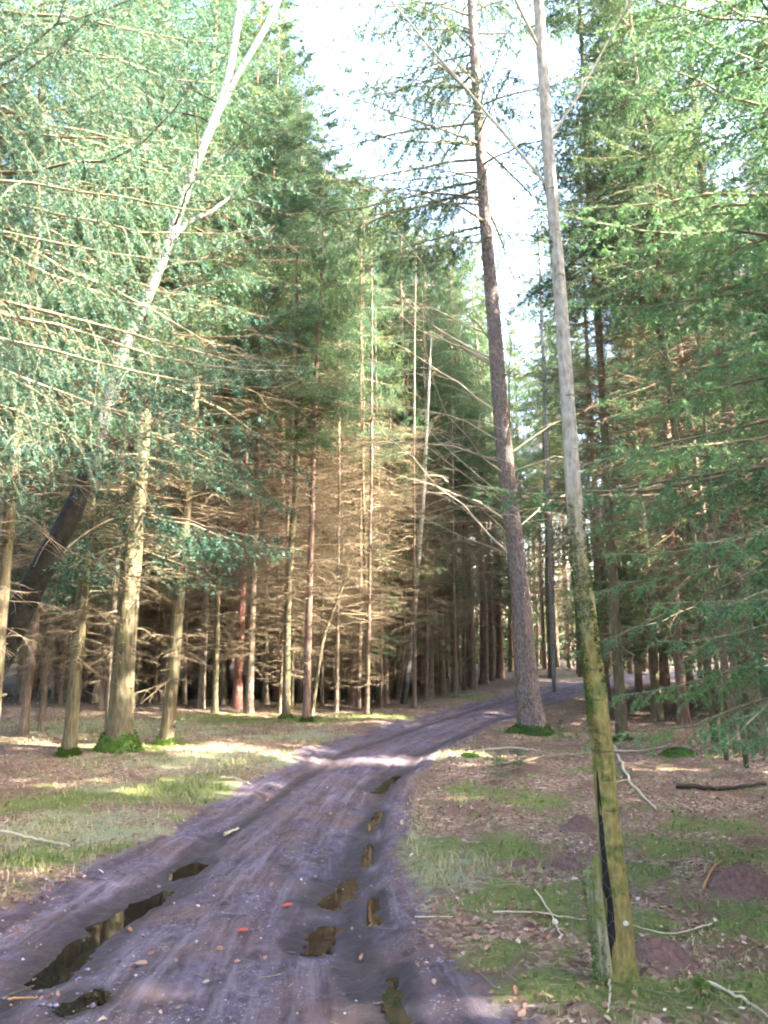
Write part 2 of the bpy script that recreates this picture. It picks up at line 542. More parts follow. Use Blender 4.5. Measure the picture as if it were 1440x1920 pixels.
def height(x, y):
    x = np.asarray(x, float); y = np.asarray(y, float)
    u, hw = track_u(x, y)
    au = np.abs(u)
    off = sstep(0.9, 1.35, au)
    z = 0.09 * fbm(x * 0.35 + 7, y * 0.35, 3, 3) * (0.25 + 0.75 * off)
    z += 0.035 * fbm(x * 1.6, y * 1.6, 11, 4) * (0.2 + 0.8 * off)
    z += 0.020 * fbm(x * 7, y * 7, 23, 3)
    z += 0.016 * fbm(x * 16, y * 16, 29, 2)
    near = sstep(60, 30, y)
    wob = 0.08 * fbm(y * 0.9, y * 0 + 2, 41, 3)
    prof = -0.05 * sstep(1.15, 0.8, au)
    prof += -0.034 * np.exp(-((u + 0.50 + wob) / 0.13) ** 2)
    prof += -0.032 * np.exp(-((u - 0.64 + wob) / 0.15) ** 2)
    prof += 0.03 * np.exp(-((u - 0.92 + wob * .5) / 0.07) ** 2) + 0.02 * np.exp(-((u + 0.80) / 0.08) ** 2)
    prof += 0.03 * np.exp(-((u - 0.06) / 0.2) ** 2)
    # tyre lugs pressed into the ruts
    lug = (np.sin(y * 34 + 5 * fbm(x * 2, y * 2, 77, 2)) > 0.1) * 0.010
    prof += -lug * np.exp(-((u - 0.66 + wob) / 0.13) ** 2) * sstep(14, 9, y)
    z += prof * near
    for pts, r, d, _ in PUDDLES:
        ds = puddle_dist(x, y, pts) * (1 + 0.55 * fbm(x * 4.5, y * 4.5, 91, 4))
        z += -0.62 * d * np.exp(-(ds / r) ** 2)
    z += 0.25 * sstep(2.0, 9.0, au * hw) * sstep(6, 20, y) * 0.6
    return z

NOW_SPECKS = None
# non-uniform grid: fine near the camera, coarse to the horizon
xs = [0.0]; s = 0.03
while xs[-1] < 900:
    st = 0.036 if xs[-1] < 3.6 else 0.036 * (1.09 ** ((len(xs) - 101)))
    xs.append(xs[-1] + st)
xs = np.array(xs); xs = np.concatenate([-xs[:0:-1], xs])
ys = [2.6]
while ys[-1] < 1200:
    ys.append(ys[-1] + max(0.03, 0.0105 * ys[-1]) * (1.0 if ys[-1] < 60 else 1 + (ys[-1] - 60) * 0.08))
yb = [2.6]
while yb[-1] > -600:
    yb.append(yb[-1] - (0.2 + (2.6 - yb[-1]) * 0.3))
ys = np.array(yb[:0:-1] + ys)
GX, GY = np.meshgrid(xs, ys)
GZ = height(GX, GY)
gu, ghw = track_u(GX, GY)
trk = sstep(1.28, 0.78, np.abs(gu + 0.16 * fbm(GX * 1.6, GY * 1.6, 51, 4)))
wet = 0.85 * np.exp(-((gu + 0.50) / 0.16) ** 2) + 0.8 * np.exp(-((gu - 0.66) / 0.17) ** 2)
for pts, r, d, _ in PUDDLES:
    wet = np.maximum(wet, 1.1 * np.exp(-(puddle_dist(GX, GY, pts) / (r * 2.4)) ** 2))
def blob(cx, cy, rx, ry):
    p = gp(cx, cy)
    return np.exp(-(((GX - p[0]) / rx) ** 2 + ((GY - p[1]) / ry) ** 2))
MOSSB = [(1010, 1690, .55, .5), (900, 1590, .6, .6), (1230, 1580, .5, .6), (1110, 1740, .4, .35), (1260, 1880, .6, .3), (1190, 1730, .35, .35), (1400, 1720, .5, .5), (130, 1500, .9, .7), (330, 1480, 1.0, .9),
         (225, 1410, .8, .6), (310, 1400, .6, .5), (560, 1350, 1.5, .8), (700, 1345, 1.6, .9), (880, 1310, 1.8, 1.2), (1040, 1268, 3, 3), (430, 1350, 1.6, 1.1), (250, 1590, .4, .3), (1020, 1370, .9, .8), (1120, 1450, .5, .4),
         (960, 1800, .35, .3), (1050, 1860, .35, .25), (1380, 1600, .5, .5), (900, 1690, .3, .3), (1320, 1545, .5, .5), (1190, 1640, .4, .4), (1010, 1500, .5, .6), (870, 1480, .4, .5), (1400, 1850, .4, .3), (60, 1600, .6, .4), (420, 1500, .5, .4)]
def moss_f():
    m = 0.2 + 0 * GX
    for b in MOSSB:
        m = np.maximum(m, 0.66 * blob(*b))
    return m
STRAWB = [(430, 1430, 2.2, 1.2), (120, 1560, 1.2, 1.2), (330, 1480, 1.6, 1.0), (560, 1380, 1.4, 1.0), (870, 1620, .5, .9), (850, 1420, .7, .8), (790, 1600, .25, 1.3), (220, 1370, 3, 2)]
straw = 0.12 + 0 * GX
for b in STRAWB:
    straw = np.maximum(straw, 0.75 * blob(*b))
mossa = moss_f()
soil = 0 * GX
for a, r, d, _ in MOLE:
    p = gp(*a)
    soil = np.maximum(soil, 0.8 * np.exp(-(((GX - p[0]) ** 2 + (GY - p[1]) ** 2) / (r * 1.25) ** 2)))
ny, nx = GX.shape
gv = np.stack([GX, GY, GZ], -1).reshape(-1, 3)
ii = np.arange(ny * nx).reshape(ny, nx)
gf = np.stack([ii[:-1, :-1], ii[:-1, 1:], ii[1:, 1:], ii[1:, :-1]], -1).reshape(-1, 4)
fm = trk.reshape(-1)[gf].mean(1)
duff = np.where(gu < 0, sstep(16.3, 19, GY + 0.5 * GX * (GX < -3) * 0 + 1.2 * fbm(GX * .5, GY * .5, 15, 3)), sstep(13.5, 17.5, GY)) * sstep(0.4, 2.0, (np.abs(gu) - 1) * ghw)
attrs = dict(lat=np.clip(gu, -6, 6).ravel(), duff=duff.ravel(), trk=trk.ravel(), wet=wet.ravel(), moss=mossa.ravel(), straw=straw.ravel(), soil=soil.ravel())
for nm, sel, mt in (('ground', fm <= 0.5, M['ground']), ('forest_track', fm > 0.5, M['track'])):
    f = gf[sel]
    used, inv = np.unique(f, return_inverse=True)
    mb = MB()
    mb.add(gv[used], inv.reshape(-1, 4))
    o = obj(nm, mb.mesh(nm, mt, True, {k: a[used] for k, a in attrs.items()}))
    tag(o, {'ground': 'forest floor of leaf litter, moss and pale grass either side of the track',
            'forest_track': 'purplish muddy track with wet wheel ruts curving away between the trees'}[nm], kind='structure')

def hz(x, y):
    return float(height(np.array([x]), np.array([y]))[0])

# puddles: level water sheets, their shores cut by the mud around them
for i, (pts, r, d, lab) in enumerate(PUDDLES):
    g = np.array([gp(*p)[:2] for p in pts])
    c = g.mean(0)
    st_ = 0.02
    ext_ = r * 1.35
    x0, y0 = g.min(0) - ext_; x1, y1 = g.max(0) + ext_
    xx, yy_ = np.meshgrid(np.arange(x0, x1 + st_, st_), np.arange(y0, y1 + st_, st_))
    inside = puddle_dist(xx, yy_, pts) < ext_
    core = puddle_dist(xx, yy_, pts) < r * 0.5
    zl = np.mean(height(xx[core], yy_[core])) + d * 0.26
    ny_, nx_ = xx.shape
    ii_ = np.arange(ny_ * nx_).reshape(ny_, nx_)
    q = np.stack([ii_[:-1, :-1], ii_[:-1, 1:], ii_[1:, 1:], ii_[1:, :-1]], -1).reshape(-1, 4)
    # only where the water stands above the mud
    wetc = (inside & (height(xx, yy_) < zl + 0.04)).ravel()[q].all(1)
    q = q[wetc]
    used, inv = np.unique(q, return_inverse=True)
    mb = MB()
    mb.add(np.stack([xx.ravel()[used] - c[0], yy_.ravel()[used] - c[1], 0 * used], -1), inv.reshape(-1, 4))
    o = obj('puddle', mb.mesh('puddle', M['water']), loc=(c[0], c[1], zl))
    tag(o, lab, 'puddle', 'puddles in the track', 'structure')

# ------------------------------------------------------------------ tree builders
def trunk_mesh(name, path, rad, mat, sides=16, rough=0.06, seed=0, flare=0.0, stubs=0, stub_lo=0.3, stub_hi=6.0):
    rng = np.random.default_rng(seed)
    path = np.asarray(path, float); rad = np.asarray(rad, float).copy()
    z = path[:, 2] - path[0, 2]
    ang = np.arange(sides) * 2 * math.pi / sides
    A, Z = np.meshgrid(ang, z)
    jit = 1 + rough * fbm(np.cos(A) * 2.2 + 9 + seed, np.sin(A) * 2.2 + Z * 1.8, seed, 3) + rough * 0.8 * fbm(A * 5, Z * 9, seed + 5, 2)
    if flare:
        lob = 0.6 + 0.4 * np.cos(A * 5 + seed) * np.cos(A * 2 + 1.3 * seed)
        jit = jit + flare * np.exp(-Z / 0.22) * lob
    mb = MB()
    tubes(mb, path, rad, sides, 0.5, jit[None, :, :, None])
    if stubs:
        zz = rng.uniform(stub_lo, stub_hi, stubs)
        c = np.stack([np.interp(zz, z, path[:, j]) for j in range(3)], -1)
        rr = np.interp(zz, z, rad)
        az = rng.uniform(0, 2 * math.pi, stubs)
        d = np.stack([np.cos(az), np.sin(az), rng.uniform(-.1, .3, stubs)], -1)
        ln = rng.uniform(0.02, 0.07, stubs)
        P = c[:, None] + d[:, None] * (rr[:, None, None] * 0.8 + ln[:, None, None] * np.array([0, 0.7, 1.0])[None, :, None])
        Rr = (rng.uniform(0.008, 0.016, stubs))[:, None] * np.array([1.6, 1.0, 0.4])[None]
        tubes(mb, P, Rr, 5, 0.5)
    return mb.mesh(name, mat)

def interp_path(P, s):
    """P (B,N,3), s (B,K) in 0..1 -> points (B,K,3), tangents"""
    B, N, _ = P.shape
    x = np.clip(s, 0, 0.9999) * (N - 1)
    i = x.astype(int); f = (x - i)[..., None]
    bi = np.arange(B)[:, None]
    a = P[bi, i]; b = P[bi, i + 1]
    return a * (1 - f) + b * f, unit(b - a)

def arms(o, az, L, a, b, c, N, rng, wob=0.06):
    s = np.linspace(0, 1, N)[None, :]
    L = L[:, None]
    bend = rng.normal(0, wob, (len(az), 1)) * 2
    th = az[:, None] + bend * s ** 1.5
    r = L * s
    z = L * (a[:, None] * s - b[:, None] * s ** 2 + c[:, None] * s ** 3)
    P = np.stack([o[:, None, 0] + r * np.cos(th), o[:, None, 1] + r * np.sin(th), o[:, None, 2] + z], -1)
    P[:, 1:] += rng.normal(0, wob * 0.25, (len(az), N - 1, 3)) * L[..., None] * 0.25
    return P

def side_twigs(P, K, lens, rng, ang=(45, 70), droop=0.3, N=4, s0=0.15, s1=0.98, down=0.0, prof=None):
    B = len(P)
    s = np.linspace(s0, s1, K)[None, :] + rng.uniform(-.4, .4, (B, K)) * (s1 - s0) / K
    s = np.clip(s, 0.02, 0.995)
    p, T = interp_path(P, s)
    side = np.where((np.arange(K)[None, :] + rng.integers(0, 2, (B, 1))) % 2 == 0, 1.0, -1.0)
    nrm = unit(np.cross(T, np.array([0, 0, 1.0])) + 1e-6)
    an = np.radians(rng.uniform(ang[0], ang[1], (B, K)))[..., None]
    D = T * np.cos(an) + side[..., None] * nrm * np.sin(an) + np.array([0, 0, 1.0]) * (rng.normal(0, 0.16, (B, K, 1)) - down)
    D = unit(D)
    pr = (1.05 - s) ** 0.8 if prof is None else prof(s)
    ln = lens[:, None] * pr * rng.uniform(0.65, 1.15, (B, K))
    t = np.linspace(0, 1, N)[None, None, :, None]
    Q = p[:, :, None] + D[:, :, None] * ln[..., None, None] * t - np.array([0, 0, 1.0]) * (droop * ln[..., None, None] * t ** 2)
    return Q.reshape(B * K, N, 3), ln.reshape(-1), s.reshape(-1)

def segs(Q, frm=0):
    return Q[:, frm:-1].reshape(-1, 3), Q[:, frm + 1:].reshape(-1, 3)

def spruce_parts(seed, H=18, r0=0.13, cb=7.5, Lmax=2.0, per_m=7.0, dead=(1.2, 9.0), ndead=80, dead_len=1.5, K=13, J=5,
                 dens=26, nlen=0.075, nwid=0.022, needle='needle', bark='bark_spruce', wood_twigs=False, azf=None, droop=0.28,
                 ztop=None, trunk_sides=12, path=None, rad=None, needle_hi=None, dead_mat='dead_twig', dead_r=0.008, trunk_kw=None, az_dead=None, split=False, dead_rise=(-0.15, 0.25), dead_sag=(0.1, 0.5), dead_grow=True, hang=0.25, rlen=(0.55, 0.05, 0.4)):
    """meshes for trunk, dead_branches, branches, crown of one spruce standing at the origin"""
    rng = np.random.default_rng(seed)
    if path is None:
        zz = np.concatenate([[-0.25, 0.0, 0.08, 0.2, 0.4, 0.8], np.linspace(1.5, H, 18)])
        bx = 0.10 * fbm(zz * 0.16, zz * 0 + seed, seed, 2) * np.clip(zz, 0, 6) / 3
        by = 0.10 * fbm(zz * 0.16, zz * 0 + seed + 9, seed + 3, 2) * np.clip(zz, 0, 6) / 3
        path = np.stack([bx, by, zz], -1)
        rad = r0 * np.clip(1 - np.clip(zz, 0, H) / H, 0.02, 1) ** 0.75
        rad = rad * (1 + 0.35 * np.exp(-np.clip(zz, 0, 9) / 0.25))
    out = {}
    out['trunk'] = trunk_mesh('spruce_trunk', path, rad, M[bark], trunk_sides, 0.05, seed, 0.25, **(trunk_kw or dict(stubs=24)))
    px = lambda z: np.stack([np.interp(z, path[:, 2], path[:, 0]), np.interp(z, path[:, 2], path[:, 1]), z], -1)
    # dead branches below the crown
    if ndead:
        z = rng.uniform(dead[0], dead[1], ndead)
        az = rng.uniform(0, 2 * math.pi, ndead) if az_dead is None else az_dead(rng, ndead)
        grow = sstep(dead[0] - 1.0, dead[0] + 3.5, z) if dead_grow else 1.0
        L = dead_len * (0.25 + 0.75 * grow) * (0.12 + 1.1 * rng.random(ndead) ** 0.8)
        P = arms(px(z), az, L, rng.uniform(*dead_rise, ndead), rng.uniform(*dead_sag, ndead), rng.uniform(0.0, 0.3, ndead), 7, rng, 0.2)
        tap = np.array([1.5, 1.1, .9, .75, .6, .45, .25])[None]
        RP = dead_r * (0.6 + 0.5 * L[:, None] / dead_len) * tap
        Q, ln, _ = side_twigs(P, 9, L * 0.46, rng, (30, 80), 0.3, 4)
        R, ln2, _ = side_twigs(Q, 2, ln * 0.5, rng, droop=0.25, N=3)
        RQ = np.array([[1.1, .9, .7, .4]]) * dead_r * 0.42; RR = np.array([[1, .8, .5]]) * dead_r * 0.32
        for g in (range(ndead) if split else [slice(None)]):
            sp, sq_, sr = (slice(g, g + 1), slice(g * 9, g * 9 + 9), slice(g * 18, g * 18 + 18)) if split else (g, g, g)
            mb = MB()
            tubes(mb, P[sp], RP[sp], 4, rng.random(len(P[sp])))
            tubes(mb, Q[sq_], np.repeat(RQ, len(Q[sq_]), 0), 3, rng.random(len(Q[sq_])))
            tubes(mb, R[sr], np.repeat(RR, len(R[sr]), 0), 3, rng.random(len(R[sr])))
            out['dead_branch', g if split else 0] = mb.mesh('spruce_dead_branches', M[dead_mat])
    # live crown
    zt = H - 0.3 if ztop is None else min(ztop, H - 0.3)
    nb = int((zt - cb) * per_m)
    z = np.sort(cb + (zt - cb) * (np.arange(nb) + rng.uniform(0, 1, nb)) / nb)
    z = np.round(z / 0.42) * 0.42 + rng.normal(0, 0.07, nb)      # whorls
    az = rng.uniform(0, 2 * math.pi, nb) if azf is None else azf(rng, nb)
    rel = np.clip((H - z) / (H - cb), 0, 1)
    L = Lmax * (rel ** 0.75) * rng.uniform(0.65, 1.12, nb) * (0.65 + 0.35 * sstep(cb - .3, cb + 1.5, z)) + 0.12
    a = 0.55 - 0.65 * rel + rng.normal(0, 0.07, nb)
    b = 0.10 + 0.45 * rel + rng.normal(0, 0.05, nb)
    c = 0.10 + 0.28 * rel
    P = arms(px(z), az, L, a, b, c, 9, rng, 0.08)
    tap = np.array([1.4, 1.15, 1., .85, .7, .55, .42, .3, .15])[None]
    RP = (0.004 + 0.0042 * L[:, None]) * tap
    Q, ln, sq = side_twigs(P, K, np.minimum(L * 0.42, 0.95), rng, droop=droop, N=5, s0=0.12, down=hang)
    R, ln3, _ = side_twigs(Q, J, np.clip(ln * rlen[0], rlen[1], rlen[2]), rng, droop=droop * 1.4, N=3, s0=0.15, down=hang + 0.2)
    RQ = (0.0022 + 0.003 * ln[:, None]) * np.array([1.2, 1., .8, .6, .35])[None]
    tq = np.clip(np.repeat(0.35 + 0.35 * rng.random(nb), K), 0, 1)
    tq = np.clip(tq + rng.normal(0, 0.12, len(tq)), 0, 1)
    tr = np.repeat(tq, J) + rng.normal(0, .08, len(R))
    for g in (range(nb) if split else [0]):
        sp, sq_, sr = (slice(g, g + 1), slice(g * K, g * K + K), slice(g * K * J, (g + 1) * K * J)) if split else (slice(None),) * 3
        mb, crown = MB(), MB()
        tubes(mb, P[sp], RP[sp], 5, rng.random(len(P[sp])))
        if wood_twigs:
            tubes(mb, Q[sq_], RQ[sq_], 3, rng.random(len(Q[sq_])))
        S = segs(P[sp], 4)
        needles(crown, S[0], S[1], dens, nlen, nwid, rng, seg_tint=rng.uniform(.4, .8, len(S[0])))
        S = segs(Q[sq_], 1)
        needles(crown, S[0], S[1], dens, nlen, nwid, rng, seg_tint=np.repeat(tq[sq_], 3))
        S = segs(R[sr])
        needles(crown, S[0], S[1], dens, nlen, nwid, rng, seg_tint=np.repeat(tr[sr], 2))
        out['bough', g] = mb.mesh('spruce_branches', M['twig_live'])
        out['crown', g] = crown.mesh('spruce_crown', M[needle], False)
    return out

def attach(parts, t, split=False):
    """hang the parts on their tree: single boughs with their needles where they can be told apart, else joined masses"""
    bo = {}
    for k_, me in parts.items():
        if k_ == 'H': continue
        if k_ == 'trunk':
            obj('trunk', me, t)
        elif split:
            if k_[0] == 'crown':
                obj('needles', me, bo[k_[1]])
            else:
                bo[k_[1]] = obj(k_[0], me, t)
        else:
            nm = {'dead_branch': 'dead_branches', 'bough': 'branches', 'crown': 'crown'}[k_[0]]
            o = obj(nm, me, t)
            if nm != 'crown': o['kind'] = 'stuff'

def moss_collar(r, hgt, seed, dark=False, spread=1.0):
    """cushion of moss hugging a trunk base of radius r"""
    rng = np.random.default_rng(seed)
    mb = MB()
    n = 700
    az = rng.uniform(0, 2 * math.pi, n); hh = hgt * rng.random(n) ** 1.6
    lim = 0.45 + 0.55 * vnoise(np.cos(az) * 1.5 + 5, np.sin(az) * 1.5 + seed, seed)
    hh = hh * lim
    rr = r * (1.0 + 0.45 * spread * (1 - hh / hgt) ** 2)
    p = np.stack([rr * np.cos(az), rr * np.sin(az), hh - 0.02], -1)
    d = np.stack([np.cos(az), np.sin(az), 0.6 + 0 * az], -1) * 0.02
    # base skirt
    k = 18; a2 = np.arange(k) * 2 * math.pi / k
    zz = np.array([-0.06, 0.0, 0.3, 0.65, 1.0]); fr = np.array([1.5, 1.42, 1.2, 1.07, 0.97])
    lim2 = 0.45 + 0.55 * vnoise(np.cos(a2) * 1.5 + 5, np.sin(a2) * 1.5 + seed, seed)
    ring = np.stack([np.stack([r * f_ * np.cos(a2), r * f_ * np.sin(a2), np.where(z_ < 0.01, z_, hgt * z_ * lim2)], -1) for z_, f_ in zip(zz, fr)])
    idx = np.arange(5 * k).reshape(5, k)
    f = np.stack([idx[:-1], np.roll(idx[:-1], -1, 1), np.roll(idx[1:], -1, 1), idx[1:]], -1).reshape(-1, 4)
    mb.add(ring.reshape(-1, 3), f, 0.5)
    needles(mb, p, p + d, 160, 0.035, 0.012, rng, (0, 80), 0.3)
    return mb.mesh('moss', M['moss_dark' if dark else 'moss'], False)

# a handful of spruce kinds; every tree of the stand is a copy with its own turn, size and lean
VAR = []
for i, (H, cb, Lm, nd) in enumerate([(18, 7.6, 2.3, 190), (19.5, 8.4, 2.4, 210), (17, 6.2, 2.2, 150), (20, 9.0, 2.5, 220), (16, 3.2, 2.3, 70), (10.5, 1.7, 2.3, 20)]):
    VAR.append(dict(H=H) | spruce_parts(100 + i, H=H, cb=cb, Lmax=Lm, ndead=nd, dead=(0.9, cb + 1.8), dead_len=2.0, per_m=10, r0=0.13, K=16, J=7, dens=46, nlen=0.064, nwid=0.0165, dead_r=0.009, droop=0.5, hang=0.35))
def sky_cap(x, y, H, scale):
    """the stand is lower along the open sky above the track"""
    px_ = 720 + F_PX * x / (y * math.cos(PITCH) + 2)
    top = np.interp(px_, [470, 550, 610, 680, 760, 860, 905, 940, 970], [-400, 40, 250, 330, 380, 430, 430, 320, -400])
    hmax = at_depth(720, top, y)[2]
    return max(0.45, min(scale, hmax / H))

def spruce(base, wpx=None, var=0, label=None, group=None, bark=None, lean=(0, 0), scale=1.0, rot=None, moss=0.0, rng=random, trunk_r=None, crown=True):
    x, y = base[0], base[1]
    z = hz(x, y)
    scale = sky_cap(x, y, VAR[var]['H'], scale)
    t = thing('spruce_tree', label or 'spruce', 'spruce tree', (x, y, z), group)
    rot = rng.uniform(0, 6.28) if rot is None else rot
    t.rotation_euler = (lean[0], lean[1], rot) if False else (0, 0, 0)
    # lean expressed in world x / y, then the turn about its own axis
    from mathutils import Matrix
    Rm = Matrix.Rotation(lean[0], 3, 'Y') @ Matrix.Rotation(lean[1], 3, 'X') @ Matrix.Rotation(rot, 3, 'Z')
    t.rotation_euler = Rm.to_euler()
    t.scale = (scale, scale, scale)
    if trunk_r is None:
        trunk_r = px_size((x, y, z + 1), wpx) / 2 if wpx else 0.11
    for nm, key in (('trunk', 'trunk'), ('dead_branches', ('dead_branch', 0)), ('branches', ('bough', 0)), ('crown', ('crown', 0))):
        if not crown and nm in ('branches', 'crown'): continue
        o = obj(nm, VAR[var][key], t)
        if nm in ('dead_branches', 'branches'): o['kind'] = 'stuff'
        if nm == 'trunk':
            o.scale = (trunk_r / 0.125 / scale,) * 2 + (1,)
            if bark:
                o.material_slots[0].link = 'OBJECT'
                o.material_slots[0].material = M[bark]
    if moss:
        obj('moss', moss_collar(trunk_r * 1.25 / scale, moss / scale, int(x * 100) % 997), t)
    return t

rnd = random.Random(7)
R_ = math.radians
# --- trees that can be told apart, by base pixel in the photograph
NAMED = [
    # px, py, width, variant, bark, lean(x,y deg), scale, moss height, label
    (128, 1424, 27, 2, 'bark_lichen', (1.0, 0), 0.95, 0.16, 'mossy lichen-covered spruce left of the thickest clearing trunk'),
    (203, 1404, 17, 0, 'bark_spruce', (-0.5, 0), 0.9, 0, 'thin dark spruce trunk tucked close behind the thickest clearing trunk'),
    (42, 1388, 17, 1, 'bark_spruce', (2.0, 0), 0.9, 0, 'dark spruce near the left edge behind the leaning birch foot'),
    (76, 1380, 12, 4, 'bark_spruce', (1.5, 0), 0.8, 0, 'thin dark spruce between the left-edge spruce and the mossy one'),
    (311, 1402, 27, 0, 'bark_lichen', (2.0, 0), 1.0, 0.15, 'pale sunlit spruce with bright moss at its foot in the clearing'),
    (377, 1337, 14, 1, 'bark_spruce', (0, 0), 1.0, 0, 'first slim spruce trunk right of the pale sunlit one, front of the stand'),
    (402, 1342, 12, 2, 'bark_lichen', (-.5, 0), 1.0, 0, 'second slim spruce trunk right of the pale sunlit one, front of the stand'),
    (445, 1335, 19, 3, 'bark_red', (0.6, 0), 1.05, 0, 'reddest trunk in the front of the stand'),
    (467, 1340, 16, 0, 'bark_spruce', (0.8, 0), 1.0, 0, 'brown-grey spruce directly right of the reddest trunk'),
    (517, 1318, 11, 2, 'bark_pine', (0, 0), 1.0, 0, 'thin reddish spruce just behind and left of the light grey one'),
    (537, 1347, 17, 1, 'bark_lichen', (0.3, 0), 1.0, 0.12, 'light grey lichen-spotted spruce at the grass edge of the stand'),
    (575, 1351, 16, 0, 'bark_pine', (0.6, 0), 0.95, 0.14, 'reddish spruce with a bright moss foot beside the slender leaning stem'),
    (655, 1305, 10, 4, 'bark_spruce', (0, 0), 0.95, 0, 'thin spruce right of the slender leaning stem'),
    (724, 1318, 12, 5, 'bark_pine', (0.3, 0), 1.0, 0, 'green spruce with drooping low boughs left of the thin birch'),
    (640, 1296, 10, 5, 'bark_spruce', (0.3, 0), 1.1, 0, 'bushy low spruce half hidden behind the slender leaning stem'),
    (1128, 1292, 12, 5, 'bark_spruce', (-.3, 0), 1.1, 0, 'bushy green spruce beside the far track, hidden behind the front tree'),
    (808, 1308, 13, 1, 'bark_spruce', (-.3, 0), 1.0, 0, 'spruce just right of the thin white birch'),
    (855, 1298, 15, 0, 'bark_spruce', (-.3, 0), 1.0, 0, 'second spruce right of the thin birch beside the track'),
    (882, 1288, 12, 3, 'bark_spruce', (-.4, 0), 1.0, 0, 'narrow spruce third right of the thin birch beside the track'),
    (907, 1284, 17, 1, 'bark_pine', (-.4, 0), 1.05, 0, 'reddish track-side spruce left of the big trunk, nearer of two'),
    (938, 1276, 15, 2, 'bark_pine', (-.6, 0), 1.0, 0, 'reddish track-side spruce closest behind the big trunk'),
    (1022, 1260, 9, 0, 'bark_spruce', (-.3, 0), 1.0, 0, 'first thin trunk right of the big one, beyond the bend'),
    (1046, 1258, 9, 1, 'bark_spruce', (-.3, 0), 1.0, 0, 'second thin trunk right of the big one, beyond the bend'),
    (1068, 1256, 9, 3, 'bark_spruce', (-.3, 0), 1.0, 0, 'third thin trunk right of the big one, beyond the bend'),
    (1168, 1391, 23, 0, 'bark_lichen', (-1.2, 0), 1.0, 0.1, 'spruce with sunlit edge right behind the front tree'),
    (1283, 1366, 22, 1, 'bark_pine', (-1.2, 0), 1.0, 0, 'reddish spruce standing in the sunlit litter on the right'),
    (1342, 1402, 13, 3, 'bark_lichen', (-4.0, 0), 0.8, 0, 'thin stem leaning left among the right-hand trunks'),
    (1386, 1424, 16, 1, 'bark_spruce', (-4.5, 0), 0.85, 0, 'dark stem leaning left at the front of the right-hand trunks'),
    (1422, 1412, 30, 0, 'bark_spruce', (-2.0, 0), 1.0, 0, 'thick dark spruce trunk at the right edge'),
]
placed = []
for px_, py_, w, v, bk, ln, sc, ms, lab in NAMED:
    b = gp(px_, py_)
    spruce(b, w * 0.86, v, lab, 'spruces one can tell apart' if False else None, bk, (R_(ln[0]), R_(ln[1])), sc, rnd.uniform(0, 6.28), ms)
    placed.append((b[0], b[1]))

# --- the thickest clearing trunk: a broad spruce whose boughs fill the upper left
b = gp(222, 1416)
pp_ = [(222, 1435), (222, 1400), (226, 1340), (232, 1240), (244, 1080), (262, 860), (272, 680), (284, 480), (296, 280), (306, 80), (318, -250), (330, -700)]
ww = [62, 54, 45, 41, 38, 34, 30, 27, 24, 20, 14, 5]
pts = np.array([at_depth(x, y, b[1]) for x, y in pp_]); rr = np.array([px_size(p, w) / 2 for p, w in zip(pts, ww)])
pts[0, 2] = min(pts[0, 2], -0.2)
org = np.array([pts[1, 0], b[1], hz(pts[1, 0], b[1])])
pl = pts - org
Ht = pl[-1, 2]
parts = spruce_parts(501, H=Ht, cb=2.9, Lmax=3.5, per_m=10.5, dead=(1.0, 4.5), ndead=46, dead_len=2.0, K=20, J=6, dens=36, nlen=0.05, nwid=0.020, hang=0.4, path=pl, rad=rr, bark='bark_lichen', needle='needle_near', trunk_sides=20, droop=0.42)
t = thing('spruce_tree', 'thickest trunk in the clearing with bright moss foot and broad green boughs', 'spruce tree', org)
attach(parts, t)
obj('moss', moss_collar(rr[1] * 1.1, 0.28, 5), t)
placed.append((org[0], org[1]))

# --- big spruce standing at the bend
b = gp(997, 1372)
pp_ = [(1003, 1392), (998, 1362), (991, 1310), (984, 1240), (975, 1100), (957, 950), (941, 800), (926, 600), (908, 400), (896, 200), (886, 50), (874, -200), (862, -520)]
ww = [64, 55, 45, 41, 35, 32, 30, 26, 21, 18, 16, 11, 3]
pts = np.array([at_depth(x, y, b[1]) for x, y in pp_]); rr = np.array([px_size(p, w) / 2 for p, w in zip(pts, ww)])
pts[0, 2] = -0.25
org = np.array([pts[1, 0], b[1], hz(pts[1, 0], b[1])])
pl = pts - org
Ht = pl[-1, 2]
def az_left(rng, n):
    return np.where(rng.random(n) < 0.62, rng.normal(math.pi, 0.7, n), rng.uniform(0, 6.28, n))
parts = spruce_parts(502, H=Ht, cb=9.3, Lmax=4.8, per_m=9, azf=az_left, hang=0.55, dead=(2.7, 7.8), ndead=24, dead_len=3.4, dead_grow=False, K=18, J=6, dens=60, split=True, dead_rise=(0.35, 0.85), dead_sag=(0.0, 0.3), nlen=0.06, nwid=0.017, path=pl, rad=rr, bark='bark_big', trunk_sides=24, droop=0.4, wood_twigs=True, az_dead=az_left,
                     trunk_kw=dict(stubs=150, stub_lo=0.5, stub_hi=10), dead_mat='twig_pale', dead_r=0.013)
t = thing('spruce_tree', 'big straight spruce at the bend with bare thin branches sweeping left', 'spruce tree', org)
attach(parts, t, True)
obj('moss', moss_collar(rr[1] * 1.0, 0.22, 9, True), t)
placed.append((org[0], org[1]))

